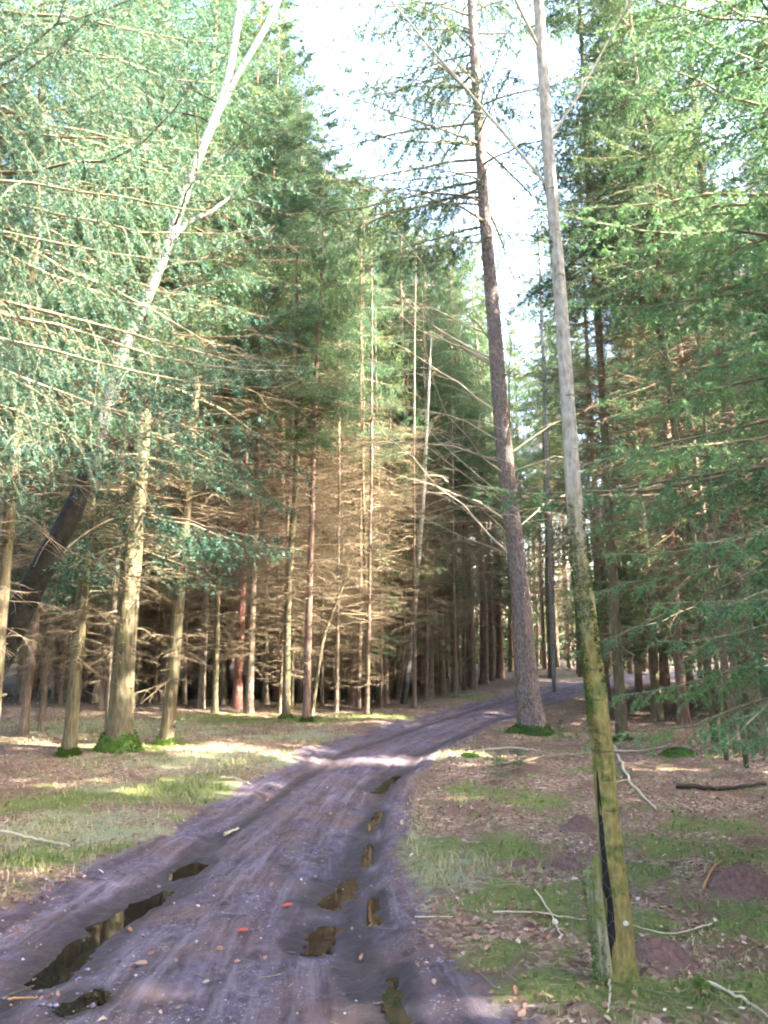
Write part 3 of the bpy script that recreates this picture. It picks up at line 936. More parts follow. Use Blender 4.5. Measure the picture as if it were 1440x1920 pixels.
# --- near spruces at both sides whose boughs hang into view
def near_spruce(x, y, seed, label, H, cb, Lmax, azc, azs, ztop, bark='bark_spruce', dens=120, per_m=13, K=20, J=6, ndead=50, dead=(0.8, 4.0), r0=0.16, dead_len=2.2, needle='needle_near', needle_size=(0.022, 0.0045), split=False, dead_mat='twig_live', rlen=(0.4, 0.04, 0.2), hang=0.4, droop=0.6):
    z = hz(x, y)
    def azf(rng, n):
        return np.where(rng.random(n) < 0.8, rng.normal(azc, azs, n), rng.uniform(0, 6.28, n))
    ps = spruce_parts(seed, H=H, cb=cb, Lmax=Lmax, per_m=per_m, dead=dead, ndead=ndead, dead_len=dead_len, K=K, J=J, dens=dens, nlen=needle_size[0], nwid=needle_size[1], needle=needle, bark=bark,
                      wood_twigs=True, azf=azf, ztop=ztop, r0=r0, trunk_sides=20, droop=droop, hang=hang, rlen=rlen, dead_mat=dead_mat, dead_r=0.007, az_dead=azf, split=split)
    t = thing('spruce_tree', label, 'spruce tree', (x, y, z))
    attach(ps, t, split)
    placed.append((x, y))
    return t
near_spruce(4.0, 5.8, 601, 'spruce whose fine green boughs hang into view past the front tree from the right edge', 15, 1.3, 3.3, math.pi * 1.0, 0.62, 7.4, per_m=12.5, dens=170, K=20, J=6, needle_size=(0.025, 0.0115), split=True, dead_mat='twig_pale', dead=(0.9, 2.6), ndead=26, needle='needle_lit', hang=0.1, droop=0.32)
near_spruce(-4.15, 6.4, 602, 'spruce whose green boughs hang into the top left corner in front of the leaning birch', 16, 3.7, 3.6, 0.2, 0.6, 8.4, per_m=12, dens=90, K=24, J=6, needle_size=(0.040, 0.0095), ndead=8, split=True, hang=0.4, droop=0.6)
near_spruce(-3.95, 8.3, 603, 'dark spruce trunk at the left edge behind the hanging green boughs', 16, 5.2, 2.7, -0.3, 0.9, 10.0, per_m=7, dens=50, K=20, J=6, needle_size=(0.042, 0.018), r0=0.07, ndead=30, dead=(1.5, 5), bark='bark_lichen')

# ------------------------------------------------------------------ broad-leaved trees (bare)
def mat_front():
    k = NT('front_tree_bark')
    v = k.coord('Object'); vsz = k.coord('Object', (1, 1, 0.42))
    sx = k.n('ShaderNodeSeparateXYZ'); k.l(v, sx.inputs[0])
    z = sx.outputs[2]
    n = k.math('ADD', k.math('MULTIPLY', k.noise(34, 7, 0.75, vsz), 0.75), k.math('MULTIPLY', k.voro(46, vsz, 'Distance'), 0.28))
    n2 = k.noise(6, 5, 0.7, v)
    pale = k.ramp(n, [(0.3, (0.19, 0.162, 0.125)), (0.55, (0.36, 0.32, 0.255)), (0.8, (0.50, 0.455, 0.38))])
    low = k.ramp(k.math('ADD', k.math('MULTIPLY', n, 0.6), k.math('MULTIPLY', n2, 0.4)), [(0.32, (0.10, 0.072, 0.028)), (0.52, (0.26, 0.20, 0.065)), (0.75, (0.44, 0.37, 0.15))])
    green = k.ramp(n, [(0.3, (0.05, 0.065, 0.015)), (0.7, (0.17, 0.18, 0.04))])
    low = k.mix(k.mapr(n2, 0.48, 0.62), low, green)
    zz = k.math('ADD', z, k.math('MULTIPLY', k.math('SUBTRACT', n2, 0.5), 2.6))
    c = k.mix(k.mapr(zz, 1.4, 2.6), low, pale)
    c = k.mix(k.math('MULTIPLY', k.mapr(k.noise(2.1, 4, 0.6, v), 0.56, 0.66), 0.6), c, green)
    # short dark horizontal scars
    vh = k.coord('Object', (3, 3, 22))
    sc = k.mapr(k.noise(1.6, 2, 0.4, vh), 0.66, 0.72)
    c = k.mix(k.math('MULTIPLY', sc, 0.5), c, (0.10, 0.08, 0.06))
    k.principled(c, 0.85, k.bump(k.math('ADD', n, k.math('MULTIPLY', sc, -0.3)), 1.0, 0.022), 0.2)
    return k.m
M['front'] = mat_front()

def mat_birch(dark_to):
    k = NT('birch_bark')
    v = k.coord('Object'); vh = k.coord('Object', (2.5, 2.5, 14))
    sx = k.n('ShaderNodeSeparateXYZ'); k.l(v, sx.inputs[0])
    n = k.noise(3, 5, 0.6, v)
    white = k.ramp(k.noise(18, 4, 0.6, v), [(0.3, (0.20, 0.19, 0.17)), (0.7, (0.37, 0.355, 0.325))])
    white = k.mix(k.mapr(k.noise(1.3, 3, 0.5, vh), 0.6, 0.7), white, (0.10, 0.09, 0.08))
    dark = k.ramp(k.noise(16, 6, 0.7, v), [(0.3, (0.006, 0.005, 0.005)), (0.6, (0.018, 0.016, 0.012)), (0.85, (0.06, 0.055, 0.035))])
    z = k.math('ADD', sx.outputs[2], k.math('MULTIPLY', k.math('SUBTRACT', n, 0.5), 1.6))
    c = k.mix(k.mapr(z, dark_to - 1.2, dark_to + 0.9), dark, white)
    k.principled(c, 0.8, k.bump(k.noise(22, 6, 0.7, v), 0.7, 0.015), 0.2)
    return k.m
M['birch_lean'] = mat_birch(4.5)
M['birch_thin'] = mat_birch(1.2)
M['birch_far'] = mat_birch(0.1)

def dense_path(pts, rr, n):
    pts = np.asarray(pts); d = np.concatenate([[0], np.cumsum(np.linalg.norm(np.diff(pts, axis=0), axis=1))])
    s = np.linspace(0, d[-1], n)
    # smooth: cubic-ish by interpolating then blurring
    P = np.stack([np.interp(s, d, pts[:, j]) for j in range(3)], -1); R = np.interp(s, d, rr)
    for _ in range(6):
        P[1:-1] = (P[:-2] + 2 * P[1:-1] + P[2:]) / 4
        R[1:-1] = (R[:-2] + 2 * R[1:-1] + R[2:]) / 4
    return P, R

def traced(pp, ww, y, n=60, yslope=0.0):
    pts = []
    for i, (a, b_) in enumerate(pp):
        pts.append(at_depth(a, b_, y + yslope * i))
    pts = np.array(pts)
    rr = np.array([px_size(p, w) / 2 for p, w in zip(pts, ww)])
    return dense_path(pts, rr, n)

def bare_branches(t, mat, base, az, L, up, rng, r0=0.02, K=9):
    """each bare branch with its twigs is a part of its own"""
    n = len(base)
    P = arms(base, az, L, up, rng.uniform(-0.1, 0.3, n), rng.uniform(-0.1, 0.2, n), 9, rng, 0.15)
    Q, ln, _ = side_twigs(P, K, L * 0.4, rng, (25, 55), 0.05, 5)
    S, ln2, _ = side_twigs(Q, 4, ln * 0.45, rng, (25, 55), 0.1, 3)
    for g in range(n):
        mb = MB()
        tubes(mb, P[g:g + 1], r0 * (L[g] / L.max()) * np.linspace(1.2, 0.2, 9)[None], 6, 0.5)
        q = Q[g * K:(g + 1) * K]; s_ = S[g * K * 4:(g + 1) * K * 4]
        tubes(mb, q, np.repeat(0.005 * np.linspace(1.2, 0.3, 5)[None], len(q), 0), 4, 0.5)
        tubes(mb, s_, np.repeat(0.0025 * np.linspace(1.2, 0.4, 3)[None], len(s_), 0), 3, 0.5)
        obj('branch', mb.mesh('bare_branch', M[mat]), t)

# --- front tree with its moss
yb_ = gp(1150, 1838)[1]
pp_ = [(1158, 1925), (1160, 1838), (1163, 1790), (1157, 1700), (1145, 1600), (1137, 1500), (1129, 1400), (1118, 1300), (1106, 1200), (1094, 1100), (1082, 1000), (1074, 900), (1068, 800), (1061, 700), (1055, 600), (1046, 500), (1037, 400), (1029, 300), (1022, 200), (1010, 0), (995, -250), (960, -700), (930, -1200)]
ww = [82, 66, 54, 47, 43, 40, 38, 36, 35, 34, 31, 28, 26, 25, 24, 23, 22, 22, 21, 19, 18, 14, 5]
P, Rr = traced(pp_, ww, yb_, 150)
org = np.array([P[4, 0], yb_, hz(P[4, 0], yb_)])
t = thing('tree', 'mossy slender bare tree leaning left in front, pale above and yellow-brown below', 'tree', org)
obj('trunk', trunk_mesh('front_trunk', P - org, Rr, M['front'], 48, 0.10, 77, 0.55), t)
rng = np.random.default_rng(31)
mb = MB()
zl = P[:, 2] - org[2]
zb = np.array([4.05, 4.35, 4.9, 5.6, 6.2, 6.8, 7.4, 8.0])
cb_ = np.stack([np.interp(zb, zl, (P - org)[:, j]) for j in range(3)], -1)
bare_branches(t, 'twig_pale', cb_, np.array([2.6, 0.3, 3.6, 5.6, 1.2, 4.1, 0.2, 3.0]), np.array([2.0, 1.6, 2.0, 1.8, 1.6, 1.5, 1.3, 1.1]), np.full(8, 1.7), rng, 0.008)
# moss tufts in patches, thickest on the side away from the sun between knee and head height
N = 16000
zs = rng.uniform(0.25, 3.9, N); az = rng.uniform(0, 2 * math.pi, N)
patch = fbm(np.cos(az) * 1.1 + zs * 2.3, np.sin(az) * 1.1 + 4 + zs * 0.4, 8, 4)
side = 0.5 - 0.5 * np.cos(az)              # 1 on the -x side
w_ = patch * 1.1 + 0.55 * side - 0.45 + 0.25 * np.exp(-((zs - 1.75) / 0.35) ** 2) - 0.35 * np.exp(-((zs - 0.4) / 0.35) ** 2) - 0.9 * sstep(2.1, 2.5, zs) + 0.9 * np.exp(-((zs - 3.75) / 0.16) ** 2)
sel = w_ > 0.08
zs = zs[sel]; az = az[sel]
c = np.stack([np.interp(zs, zl, (P - org)[:, j]) for j in range(3)], -1); r_ = np.interp(zs, zl, Rr)
d = np.stack([np.cos(az), np.sin(az), 0.1 + 0 * az], -1)
p0 = c + d * (r_ * 0.96)[:, None]
mb = MB()
needles(mb, p0, p0 + d * 0.008, 420, 0.010, 0.0048, rng, (0, 85), 0.2)
obj('moss', mb.mesh('front_moss', M['moss_dark'], False), t)
# long black strip laid over the bark on the side facing the stake
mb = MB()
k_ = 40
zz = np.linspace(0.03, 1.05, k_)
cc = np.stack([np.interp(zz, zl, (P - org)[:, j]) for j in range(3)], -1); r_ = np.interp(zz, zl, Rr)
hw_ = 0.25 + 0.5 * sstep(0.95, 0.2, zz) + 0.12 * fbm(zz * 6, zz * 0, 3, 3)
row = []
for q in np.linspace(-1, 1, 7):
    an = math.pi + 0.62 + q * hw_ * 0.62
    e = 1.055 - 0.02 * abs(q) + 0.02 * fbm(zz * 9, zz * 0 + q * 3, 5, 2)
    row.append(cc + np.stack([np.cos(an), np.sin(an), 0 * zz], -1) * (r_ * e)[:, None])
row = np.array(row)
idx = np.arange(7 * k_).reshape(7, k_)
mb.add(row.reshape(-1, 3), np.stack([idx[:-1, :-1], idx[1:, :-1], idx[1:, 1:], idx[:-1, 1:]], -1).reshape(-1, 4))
kf = NT('strip_black'); kf.principled(kf.ramp(kf.noise(30, 4, 0.6, kf.coord('Object', (1, 1, .2))), [(0.3, (0.006, 0.005, 0.005)), (0.8, (0.03, 0.026, 0.022))]), 0.8, None, 0.2)
tag(obj('dark_strip', mb.mesh('dark_strip', kf.m), t), 'black strip low on the trunk')
# pale branch scar on the trunk
mb = MB()
a_ = np.arange(10) * 2 * math.pi / 10
sp = at_depth(1165, 1722, yb_) - org
rf = np.interp(sp[2], zl, Rr)
ctr = np.array([np.interp(sp[2], zl, (P - org)[:, 0]) + 0.02, np.interp(sp[2], zl, (P - org)[:, 1]) - rf * 0.98, sp[2]])
ring0 = ctr + np.stack([0.013 * np.cos(a_), 0 * a_, 0.010 * np.sin(a_)], -1); ring1 = ring0 + np.array([0, -0.012, 0])
mb.add(np.vstack([ring0, ring1, ctr[None] + np.array([[0, -0.014, 0]])]), np.stack([np.arange(10), (np.arange(10) + 1) % 10, 10 + (np.arange(10) + 1) % 10, 10 + np.arange(10)], -1))
mb.add(np.vstack([ring1, ctr[None] + np.array([[0, -0.014, 0]])]), np.stack([np.arange(10), (np.arange(10) + 1) % 10, np.full(10, 10)], -1))
obj('branch_scar', mb.mesh('branch_scar', mat_wood('scar', (0.45, 0.42, 0.36), (0.62, 0.6, 0.54))), t)
placed.append((org[0], org[1]))
FRONT = org.copy()

# --- stake and chicken wire at the foot of the front tree
sa = at_depth(1135, 1832, yb_ - 0.07); sb = at_depth(1108, 1622, yb_ - 0.07)
so = np.array([sa[0], yb_ - 0.07, hz(sa[0], yb_ - 0.07)])
hs = sb[2] - so[2]
dx = (sb[0] - sa[0])
mb = MB()
k_ = 16; rows_ = 26
zz = np.linspace(-0.1, hs, rows_)
a_ = np.arange(k_) * 2 * math.pi / k_
rad_ = 0.040
V_ = []
for i, z_ in enumerate(zz):
    f_ = z_ / hs
    rr_ = rad_ * (1.02 - 0.08 * f_) * (1 + 0.10 * fbm(np.cos(a_) * 3 + 3, np.sin(a_) * 3 + z_ * 2, 4, 3))
    top = 0.06 * np.cos(a_ + 0.8) + 0.03 * fbm(a_ * 4, a_ * 0, 7, 2) if i >= rows_ - 3 else 0 * a_
    V_.append(np.stack([dx * f_ + rr_ * np.cos(a_), rr_ * np.sin(a_) * 0.85, z_ + top * (i - rows_ + 4) / 3], -1))
V_ = np.array(V_)
idx = np.arange(rows_ * k_).reshape(rows_, k_)
mb.add(V_.reshape(-1, 3), np.stack([idx[:-1], np.roll(idx[:-1], -1, 1), np.roll(idx[1:], -1, 1), idx[1:]], -1).reshape(-1, 4))
mb.add(np.vstack([V_[-1], V_[-1].mean(0)[None] - np.array([[0, 0, 0.02]])]), np.stack([np.arange(k_), (np.arange(k_) + 1) % k_, np.full(k_, k_)], -1))
st = NT('weathered_stake')
vs2 = st.coord('Object', (1, 1, 0.08)); v2 = st.coord('Object')
nn = st.noise(60, 5, 0.65, vs2)
cst = st.ramp(nn, [(0.3, (0.10, 0.085, 0.05)), (0.55, (0.28, 0.25, 0.16)), (0.8, (0.42, 0.39, 0.28))])
cst = st.mix(st.math('MULTIPLY', st.mapr(st.noise(7, 4, 0.6, v2), 0.42, 0.6), 0.8), cst, (0.12, 0.15, 0.03))
st.principled(cst, 0.9, st.bump(nn, 0.9, 0.01), 0.15)
t = thing('wooden_stake', 'short weathered broken stake leaning against the foot of the front tree', 'stake', so)
obj('post', mb.mesh('post', st.m), t)
rng = np.random.default_rng(5)
nm_ = 500
zz = hs * rng.random(nm_) ** 1.5; az = rng.uniform(2.2, 5.0, nm_)
p0 = np.stack([dx * zz / hs + 0.04 * np.cos(az), 0.034 * np.sin(az), zz], -1)
mb = MB(); dd = np.stack([np.cos(az), np.sin(az), 0.2 + 0 * az], -1)
needles(mb, p0, p0 + dd * 0.01, 260, 0.013, 0.005, rng, (0, 80), 0.2)
obj('moss', mb.mesh('stake_moss', M['moss_dark'], False), t)
# wire
mb = MB()
cell = 0.055; Rw = 0.155; nc = 18; nr = 17
cw = np.array([FRONT[0] - 0.045, FRONT[1] - 0.02])
segsP = []
def wp(u_, h_):
    an = u_ * 2 * math.pi / nc
    rr_ = Rw * (1 + 0.10 * math.sin(an * 2 + h_ * 5) + 0.06 * math.sin(an * 5 + h_ * 9)) * (1 - 0.12 * h_)
    return np.array([cw[0] - FRONT[0] + rr_ * math.cos(an) * 1.05 - 0.06 * h_, cw[1] - FRONT[1] + rr_ * math.sin(an) * 0.95, h_])
for i in range(nc):
    for j in range(nr):
        h0 = 0.02 + j * cell
        if h0 > 0.55 + 0.32 * vnoise(np.array([i * 0.5]), np.array([2.0]), 3)[0]: continue
        o_ = 0.5 * (j % 2)
        a0 = wp(i + o_, h0); a1 = wp(i + o_, h0 + cell * 0.45)
        segsP.append((a0, a1))
        segsP.append((a1, wp(i + o_ + 0.5, h0 + cell))); segsP.append((a1, wp(i + o_ - 0.5, h0 + cell)))
sp_ = np.array([[a, (a + b) / 2, b] for a, b in segsP])
tubes(mb, sp_, np.full((len(sp_), 3), 0.0008), 3)
wr = NT('galvanised_wire'); pr = wr.principled((0.16, 0.16, 0.15), 0.6, None, 0.5); pr.inputs['Metallic'].default_value = 0.6
tag(obj('wire_guard', mb.mesh('wire_guard', wr.m), loc=FRONT), 'torn cylinder of chicken wire around the front tree foot and stake', 'wire netting')

# --- leaning birch at the left edge
pp_ = [(-200, 1640), (-150, 1540), (-60, 1340), (0, 1225), (65, 1090), (120, 990), (152, 930), (185, 815), (210, 715), (245, 620), (290, 530), (322, 440), (362, 320), (405, 215), (430, 150), (441, 75), (450, 0), (468, -200), (500, -500), (520, -800)]
ww = [88, 78, 62, 54, 46, 39, 33, 28, 24, 21, 18, 17, 16, 15, 15, 14, 13, 11, 7, 3]
P, Rr = traced(pp_, ww, 8.6, 140, 0.06)
org = np.array([P[5, 0], P[5, 1], hz(P[5, 0], P[5, 1])])
t = thing('birch_tree', 'birch leaning in from the left edge, black at the foot and white higher up', 'birch tree', org)
P = P - org
obj('trunk', trunk_mesh('leaning_birch_trunk', P, Rr, M['birch_lean'], 24, 0.08, 33), t)
rng = np.random.default_rng(12)
mb = MB()
fk, fr = traced([(400, 232), (425, 175), (455, 125), (508, 35), (560, -90), (600, -260)], [13, 12, 11, 10, 8, 3], 9.4, 30)
tubes(mb, fk - org, fr, 12)
obj('limb', mb.mesh('birch_limb', M['birch_lean']), t)
mb = MB()
fk, fr = traced([(318, 452), (345, 420), (382, 405), (420, 380), (470, 330)], [12, 11, 9, 6, 2], 9.26, 24)
tubes(mb, fk - org, fr, 10)
obj('limb', mb.mesh('birch_limbs', M['birch_lean']), t)
mb = MB()
zb = np.linspace(4.0, 8.5, 16)
cb_ = np.stack([np.interp(zb, P[:, 2], P[:, j]) for j in range(3)], -1)
bare_branches(t, 'stick_dark', cb_, rng.uniform(0, 6.28, 16), rng.uniform(0.9, 2.0, 16), rng.uniform(0.2, 1.0, 16), rng, 0.014, 8)
placed.append((org[0], org[1]))

# --- thin birch far centre and slender stem
def thin_tree(name, label, cat, pp, ww, ydep, mat, seed, branches=10):
    P, Rr = traced(pp, ww, ydep, 70)
    org = np.array([P[2, 0], P[2, 1], hz(P[2, 0], P[2, 1])])
    t = thing(name, label, cat, org)
    P = P - org
    obj('trunk', trunk_mesh(name + '_trunk', P, Rr, mat, 12, 0.06, seed), t)
    rng = np.random.default_rng(seed)
    mb = MB()
    zb = np.linspace(P[-1, 2] * 0.45, P[-1, 2] * 0.97, branches)
    cb_ = np.stack([np.interp(zb, P[:, 2], P[:, j]) for j in range(3)], -1)
    bare_branches(t, 'twig_live', cb_, rng.uniform(0, 6.28, branches), rng.uniform(0.6, 1.6, branches), rng.uniform(0.3, 1.1, branches), rng, 0.012, 7)
    placed.append((org[0], org[1]))
thin_tree('birch_tree', 'thin white-flecked birch curving up through the middle of the stand', 'birch tree',
          [(752, 1345), (757, 1315), (768, 1230), (778, 1130), (786, 1030), (794, 930), (799, 820), (803, 740), (806, 680), (809, 620)], [14, 12, 10, 9, 8.5, 8, 7, 6, 4, 1.5], gp(757, 1318)[1], M['birch_thin'], 71)
thin_tree('sapling', 'slender pale stem leaning right beside the moss-footed reddish spruce', 'sapling',
          [(580, 1370), (585, 1335), (594, 1270), (605, 1200), (622, 1150), (640, 1105), (668, 1030)], [10, 9, 8, 7, 6, 5, 2], gp(586, 1340)[1], M['bark_lichen'], 72, 6)
thin_tree('birch_tree', 'pale thin birch stem seen high between the big spruce and the front tree', 'birch tree',
          [(1040, 1300), (1038, 1270), (1033, 1100), (1025, 850), (1018, 650), (1012, 480), (1008, 380)], [8, 8, 8, 8, 8, 6, 2], 26.0, M['birch_far'], 73)
# lichen-yellow stems among the right-hand boughs
for i, (pts_, w0, yd, lab) in enumerate([
        ([(1362, 1425), (1345, 1250), (1318, 1100), (1290, 940), (1262, 760), (1235, 540)], 9, 9.6, 'thin yellow lichen stem leaning left behind the green boughs, nearer the front tree'),
        ([(1400, 1440), (1372, 1200), (1350, 1060), (1330, 900), (1318, 740), (1300, 500)], 10, 9.0, 'second thin yellow lichen stem behind the green boughs, nearer the edge')]):
    thin_tree('sapling', lab, 'sapling', pts_, [w0, w0 * .9, w0 * .8, w0 * .7, w0 * .55, 2], yd, M['bark_lichen'], 80 + i, 5)

# ------------------------------------------------------------------ the rest of the stand: one tree at a time
rng0 = random.Random(42)
def clear_of(x, y, dmin):
    return all((x - a) ** 2 + (y - b_) ** 2 > dmin * dmin for a, b_ in placed)
def in_sun_lane(x, y, half=0.9):
    # the open lane through which the low sun reaches the track
    dx_, dy_ = math.sin(SUN_AZ), math.cos(SUN_AZ)
    rx, ry = x - 2.0, y - 10.9
    along = rx * dx_ + ry * dy_
    return along > 4 and abs(rx * dy_ - ry * dx_) < half
def in_upper_lane(x, y):
    # trees kept low so the sun reaches the brown twigs left of the track
    dx_, dy_ = math.sin(SUN_AZ), math.cos(SUN_AZ)
    rx, ry = x + 4.0, y - 19.5
    return rx * dx_ + ry * dy_ > 8 and abs(rx * dy_ - ry * dx_) < 2.2
def depth_word(y):
    return 'near' if y < 24 else ('middle' if y < 32 else 'far')
fills = []
tries = 0
while len(fills) < 130 and tries < 9000:
    tries += 1
    y = 15 + 23 * rng0.random() ** 0.8
    lim = y * 0.56 + 1.5
    x = rng0.uniform(-lim, lim)
    u, hw = track_u(np.array([x]), np.array([y]))
    u = float(u[0]) * float(hw[0])
    if abs(u) < 1.1 + float(hw[0]): continue
    if u < 0 and y < 18.8 and x > -7.5: continue          # grassy clearing
    if u > 0 and y < 16.5: continue
    if not clear_of(x, y, 1.45): continue
    pxx = 720 + F_PX * x / y
    if y > 22 and 20 < pxx < 230 and rng0.random() < 0.75: continue
    placed.append((x, y)); fills.append((x, y, u))
tries = 0
while len(fills) < 190 and tries < 9000:
    tries += 1
    y = rng0.uniform(18.8, 31); x = rng0.uniform(-0.42 * y, 0.12 * y)
    u, hw = track_u(np.array([x]), np.array([y])); u = float(u[0]) * float(hw[0])
    if u > -1.2 - float(hw[0]) or not clear_of(x, y, 0.95): continue
    placed.append((x, y)); fills.append((x, y, u))
fills.sort(key=lambda f: f[1])
LAND = [(-300, 'left edge'), (128, 'mossy lichen-covered spruce'), (222, 'thickest clearing trunk'), (311, 'pale sunlit spruce'), (402, 'second slim front trunk'), (445, 'reddest trunk'),
        (537, 'light grey lichen-spotted spruce'), (586, 'slender leaning stem'), (655, 'thin spruce beyond the leaning stem'), (757, 'thin white-flecked birch'), (855, 'second spruce past the birch'),
        (938, 'spruce closest behind the big trunk'), (997, 'big spruce at the bend'), (1110, 'mossy front tree'), (1168, 'spruce right behind the front tree'), (1283, 'reddish spruce in sunlit litter'), (1400, 'dark leaning edge stem')]
ORD = ['first', 'second', 'third', 'fourth', 'fifth', 'sixth', 'seventh', 'eighth', 'ninth', 'tenth', 'eleventh', 'twelfth', 'thirteenth', 'fourteenth', 'fifteenth']
pxs = [720 + F_PX * f[0] / (f[1] * math.cos(PITCH)) for f in fills]
count = {}
lab_of = {}
for i in sorted(range(len(fills)), key=lambda q: pxs[q]):
    land = max(q for q, (p, _) in enumerate(LAND) if p <= max(pxs[i], -299))
    key = (land, depth_word(fills[i][1]))
    count[key] = count.get(key, 0) + 1
    n_ = count[key] - 1
    where = {'near': 'slim spruce just inside the stand', 'middle': 'slim spruce deep in the stand', 'far': 'slim spruce at the back'}[key[1]]
    lab_of[i] = where + ', ' + (ORD[n_] if n_ < 15 else 'last') + ' right of the ' + LAND[land][1]
POLE_AT = len(fills)
tries = 0
poles = []
while len(poles) < 75 and tries < 9000:
    tries += 1
    y = rng0.uniform(17.6, 27); x = rng0.uniform(-0.45 * y, 0.1 * y)
    u, hw = track_u(np.array([x]), np.array([y])); u = float(u[0]) * float(hw[0])
    if u > -1.0 - float(hw[0]) or not clear_of(x, y, 0.6): continue
    placed.append((x, y)); poles.append((x, y))
count = {}
for x, y in sorted(poles, key=lambda p: p[0] / p[1]):
    pxx = 720 + F_PX * x / (y * math.cos(PITCH))
    land = max(q for q, (p, _) in enumerate(LAND) if p <= max(pxx, -299))
    count[land] = count.get(land, 0) + 1
    spruce((x, y), None, rng0.choice([0, 1, 3]), 'thin crownless dead pole, %s right of the %s' % (ORD[min(count[land] - 1, 14)], LAND[land][1]), 'thin dead poles among the spruces', rng0.choice(['bark_spruce', 'bark_spruce', 'bark_lichen']),
           (R_(rng0.gauss(0, 1.3)), R_(rng0.gauss(0, 1.3))), rng0.uniform(0.5, 0.72), rng0.uniform(0, 6.28), 0, trunk_r=rng0.uniform(0.028, 0.055), crown=False)
for i, (x, y, u) in enumerate(fills):
    grp = 'slim spruces of the stand ' + ('left of the track' if u < 0 else 'right of the track')
    spruce((x, y), None, 5 if in_upper_lane(x, y) else rng0.choice([0, 0, 1, 1, 2, 2, 3, 3, 4] if u < 0 else ([0, 1, 2, 3, 3] if y < 24 else [0, 1, 2, 2, 4])), lab_of[i], grp, rng0.choice(['bark_spruce', 'bark_spruce', 'bark_lichen', 'bark_pine']),
           (R_(rng0.gauss(0, 0.9)), R_(rng0.gauss(0, 0.9))), rng0.uniform(0.85, 1.1), rng0.uniform(0, 6.28), 0, trunk_r=rng0.uniform(0.055, 0.12))

# ------------------------------------------------------------------ the wood beyond and around, one mass
def cheap_tree(mb, cr, x, y, rng, H, cb, n=46, clump=(6.5, 0.20, 0.075), reach=2.1):
    z0 = hz(x, y) - 0.1
    zz = np.array([0, 2, 5, 9, H])
    P = np.stack([x + rng.normal(0, .05, 5), y + rng.normal(0, .05, 5), z0 + zz], -1)
    tubes(mb, P, rng.uniform(0.09, 0.16) * np.array([1.1, .95, .8, .55, .06]), 6, rng.random())
    z = rng.uniform(cb, H - .3, n)
    rel = (H - z) / (H - cb)
    o = np.stack([np.full(n, x), np.full(n, y), z0 + z], -1)
    A = arms(o, rng.uniform(0, 6.28, n), reach * rel ** .75 * rng.uniform(.7, 1.1, n) + .2, .5 - .6 * rel, .1 + .4 * rel, .1 + .2 * rel, 5, rng)
    Q, ln, _ = side_twigs(A, 7, np.full(n, 0.8) * (0.3 + 0.7 * rel), rng, droop=0.5, N=3)
    for s0, s1 in (segs(Q), segs(A, 1)):
        needles(cr, s0, s1, *clump, rng)

rng = np.random.default_rng(99)
mbw, mbc = MB(), MB()
def free(x, y, lst, d):
    return all((x - a) ** 2 + (y - c_) ** 2 > d * d for a, c_ in lst)
pl_ = list(placed)
cnt = 0
for tries in range(30000):                       # the wood closing the view
    x = rng.uniform(-46, 46); y = rng.uniform(38, 72)
    if abs(x) > y * 0.6: continue
    u, hw = track_u(np.array([x]), np.array([y]))
    if abs(float(u[0])) < 1.4: continue
    if not free(x, y, pl_, 2.0): continue
    pl_.append((x, y)); cnt += 1
    Hc = 17 * sky_cap(x, y, 17, rng.uniform(.85, 1.05)) if rng.random() < .5 else rng.uniform(3, 6)
    if 10 < 720 + F_PX * x / y < 230: Hc = min(Hc, rng.uniform(5, 9))
    cheap_tree(mbw, mbc, x, y, rng, Hc, rng.uniform(0.1, 0.5) if Hc < 7 else rng.uniform(0.6, 3.0), 40 if Hc > 7 else 22, (3.6, 0.36, 0.13), 2.3 if Hc > 7 else 1.5)
    if cnt >= 370: break
for x0_, x1_, y0_, y1_, want, gap in ((5, 31, -12, 26, 165, 1.85), (-22, 38, -14, 46, 75, 2.4)):
    cnt = 0
    for tries in range(20000):                   # unseen wood to either side and behind, packed dense to shade the foreground
        x = rng.uniform(x0_, x1_); y = rng.uniform(y0_, y1_)
        if y > -2 and abs(x) < y * 0.5 + (5.2 if y < 16 else 3.6): continue
        u, hw = track_u(np.array([x]), np.array([y]))
        if abs(float(u[0])) * float(hw[0]) < float(hw[0]) + 2.6: continue
        if in_sun_lane(x, y, 1.0): continue
        if (x - 5.5) ** 2 + (y - 3.5) ** 2 < 4.8 ** 2: continue
        if not free(x, y, pl_, gap): continue
        pl_.append((x, y)); cnt += 1
        low = in_upper_lane(x, y)
        Hc = rng.uniform(8, 10) if low else rng.uniform(16, 20)
        # tree heights capped so the sun comes over onto the boughs and pale stem
        along = (x - 2.5) * math.sin(SUN_AZ) + (y - 5.5) * math.cos(SUN_AZ)
        if along > 3 and abs((x - 2.5) * math.cos(SUN_AZ) - (y - 5.5) * math.sin(SUN_AZ)) < 1.7:
            Hc = max(3.5, min(Hc, 4.7 + math.tan(SUN_EL) * along))
        cheap_tree(mbw, mbc, x, y, rng, Hc, rng.uniform(0.8, 2.5), 34 if low else 60, (6.0, 0.46, 0.26), 2.4)
        if cnt >= want: break
fo = tag(obj('forest', mbw.mesh('forest_trunks', M['bark_spruce'])), 'mass of spruce wood beyond the stand and unseen around the track', kind='stuff')
fc = obj('foliage', mbc.mesh('forest_foliage', M['needle_far'], False), fo)

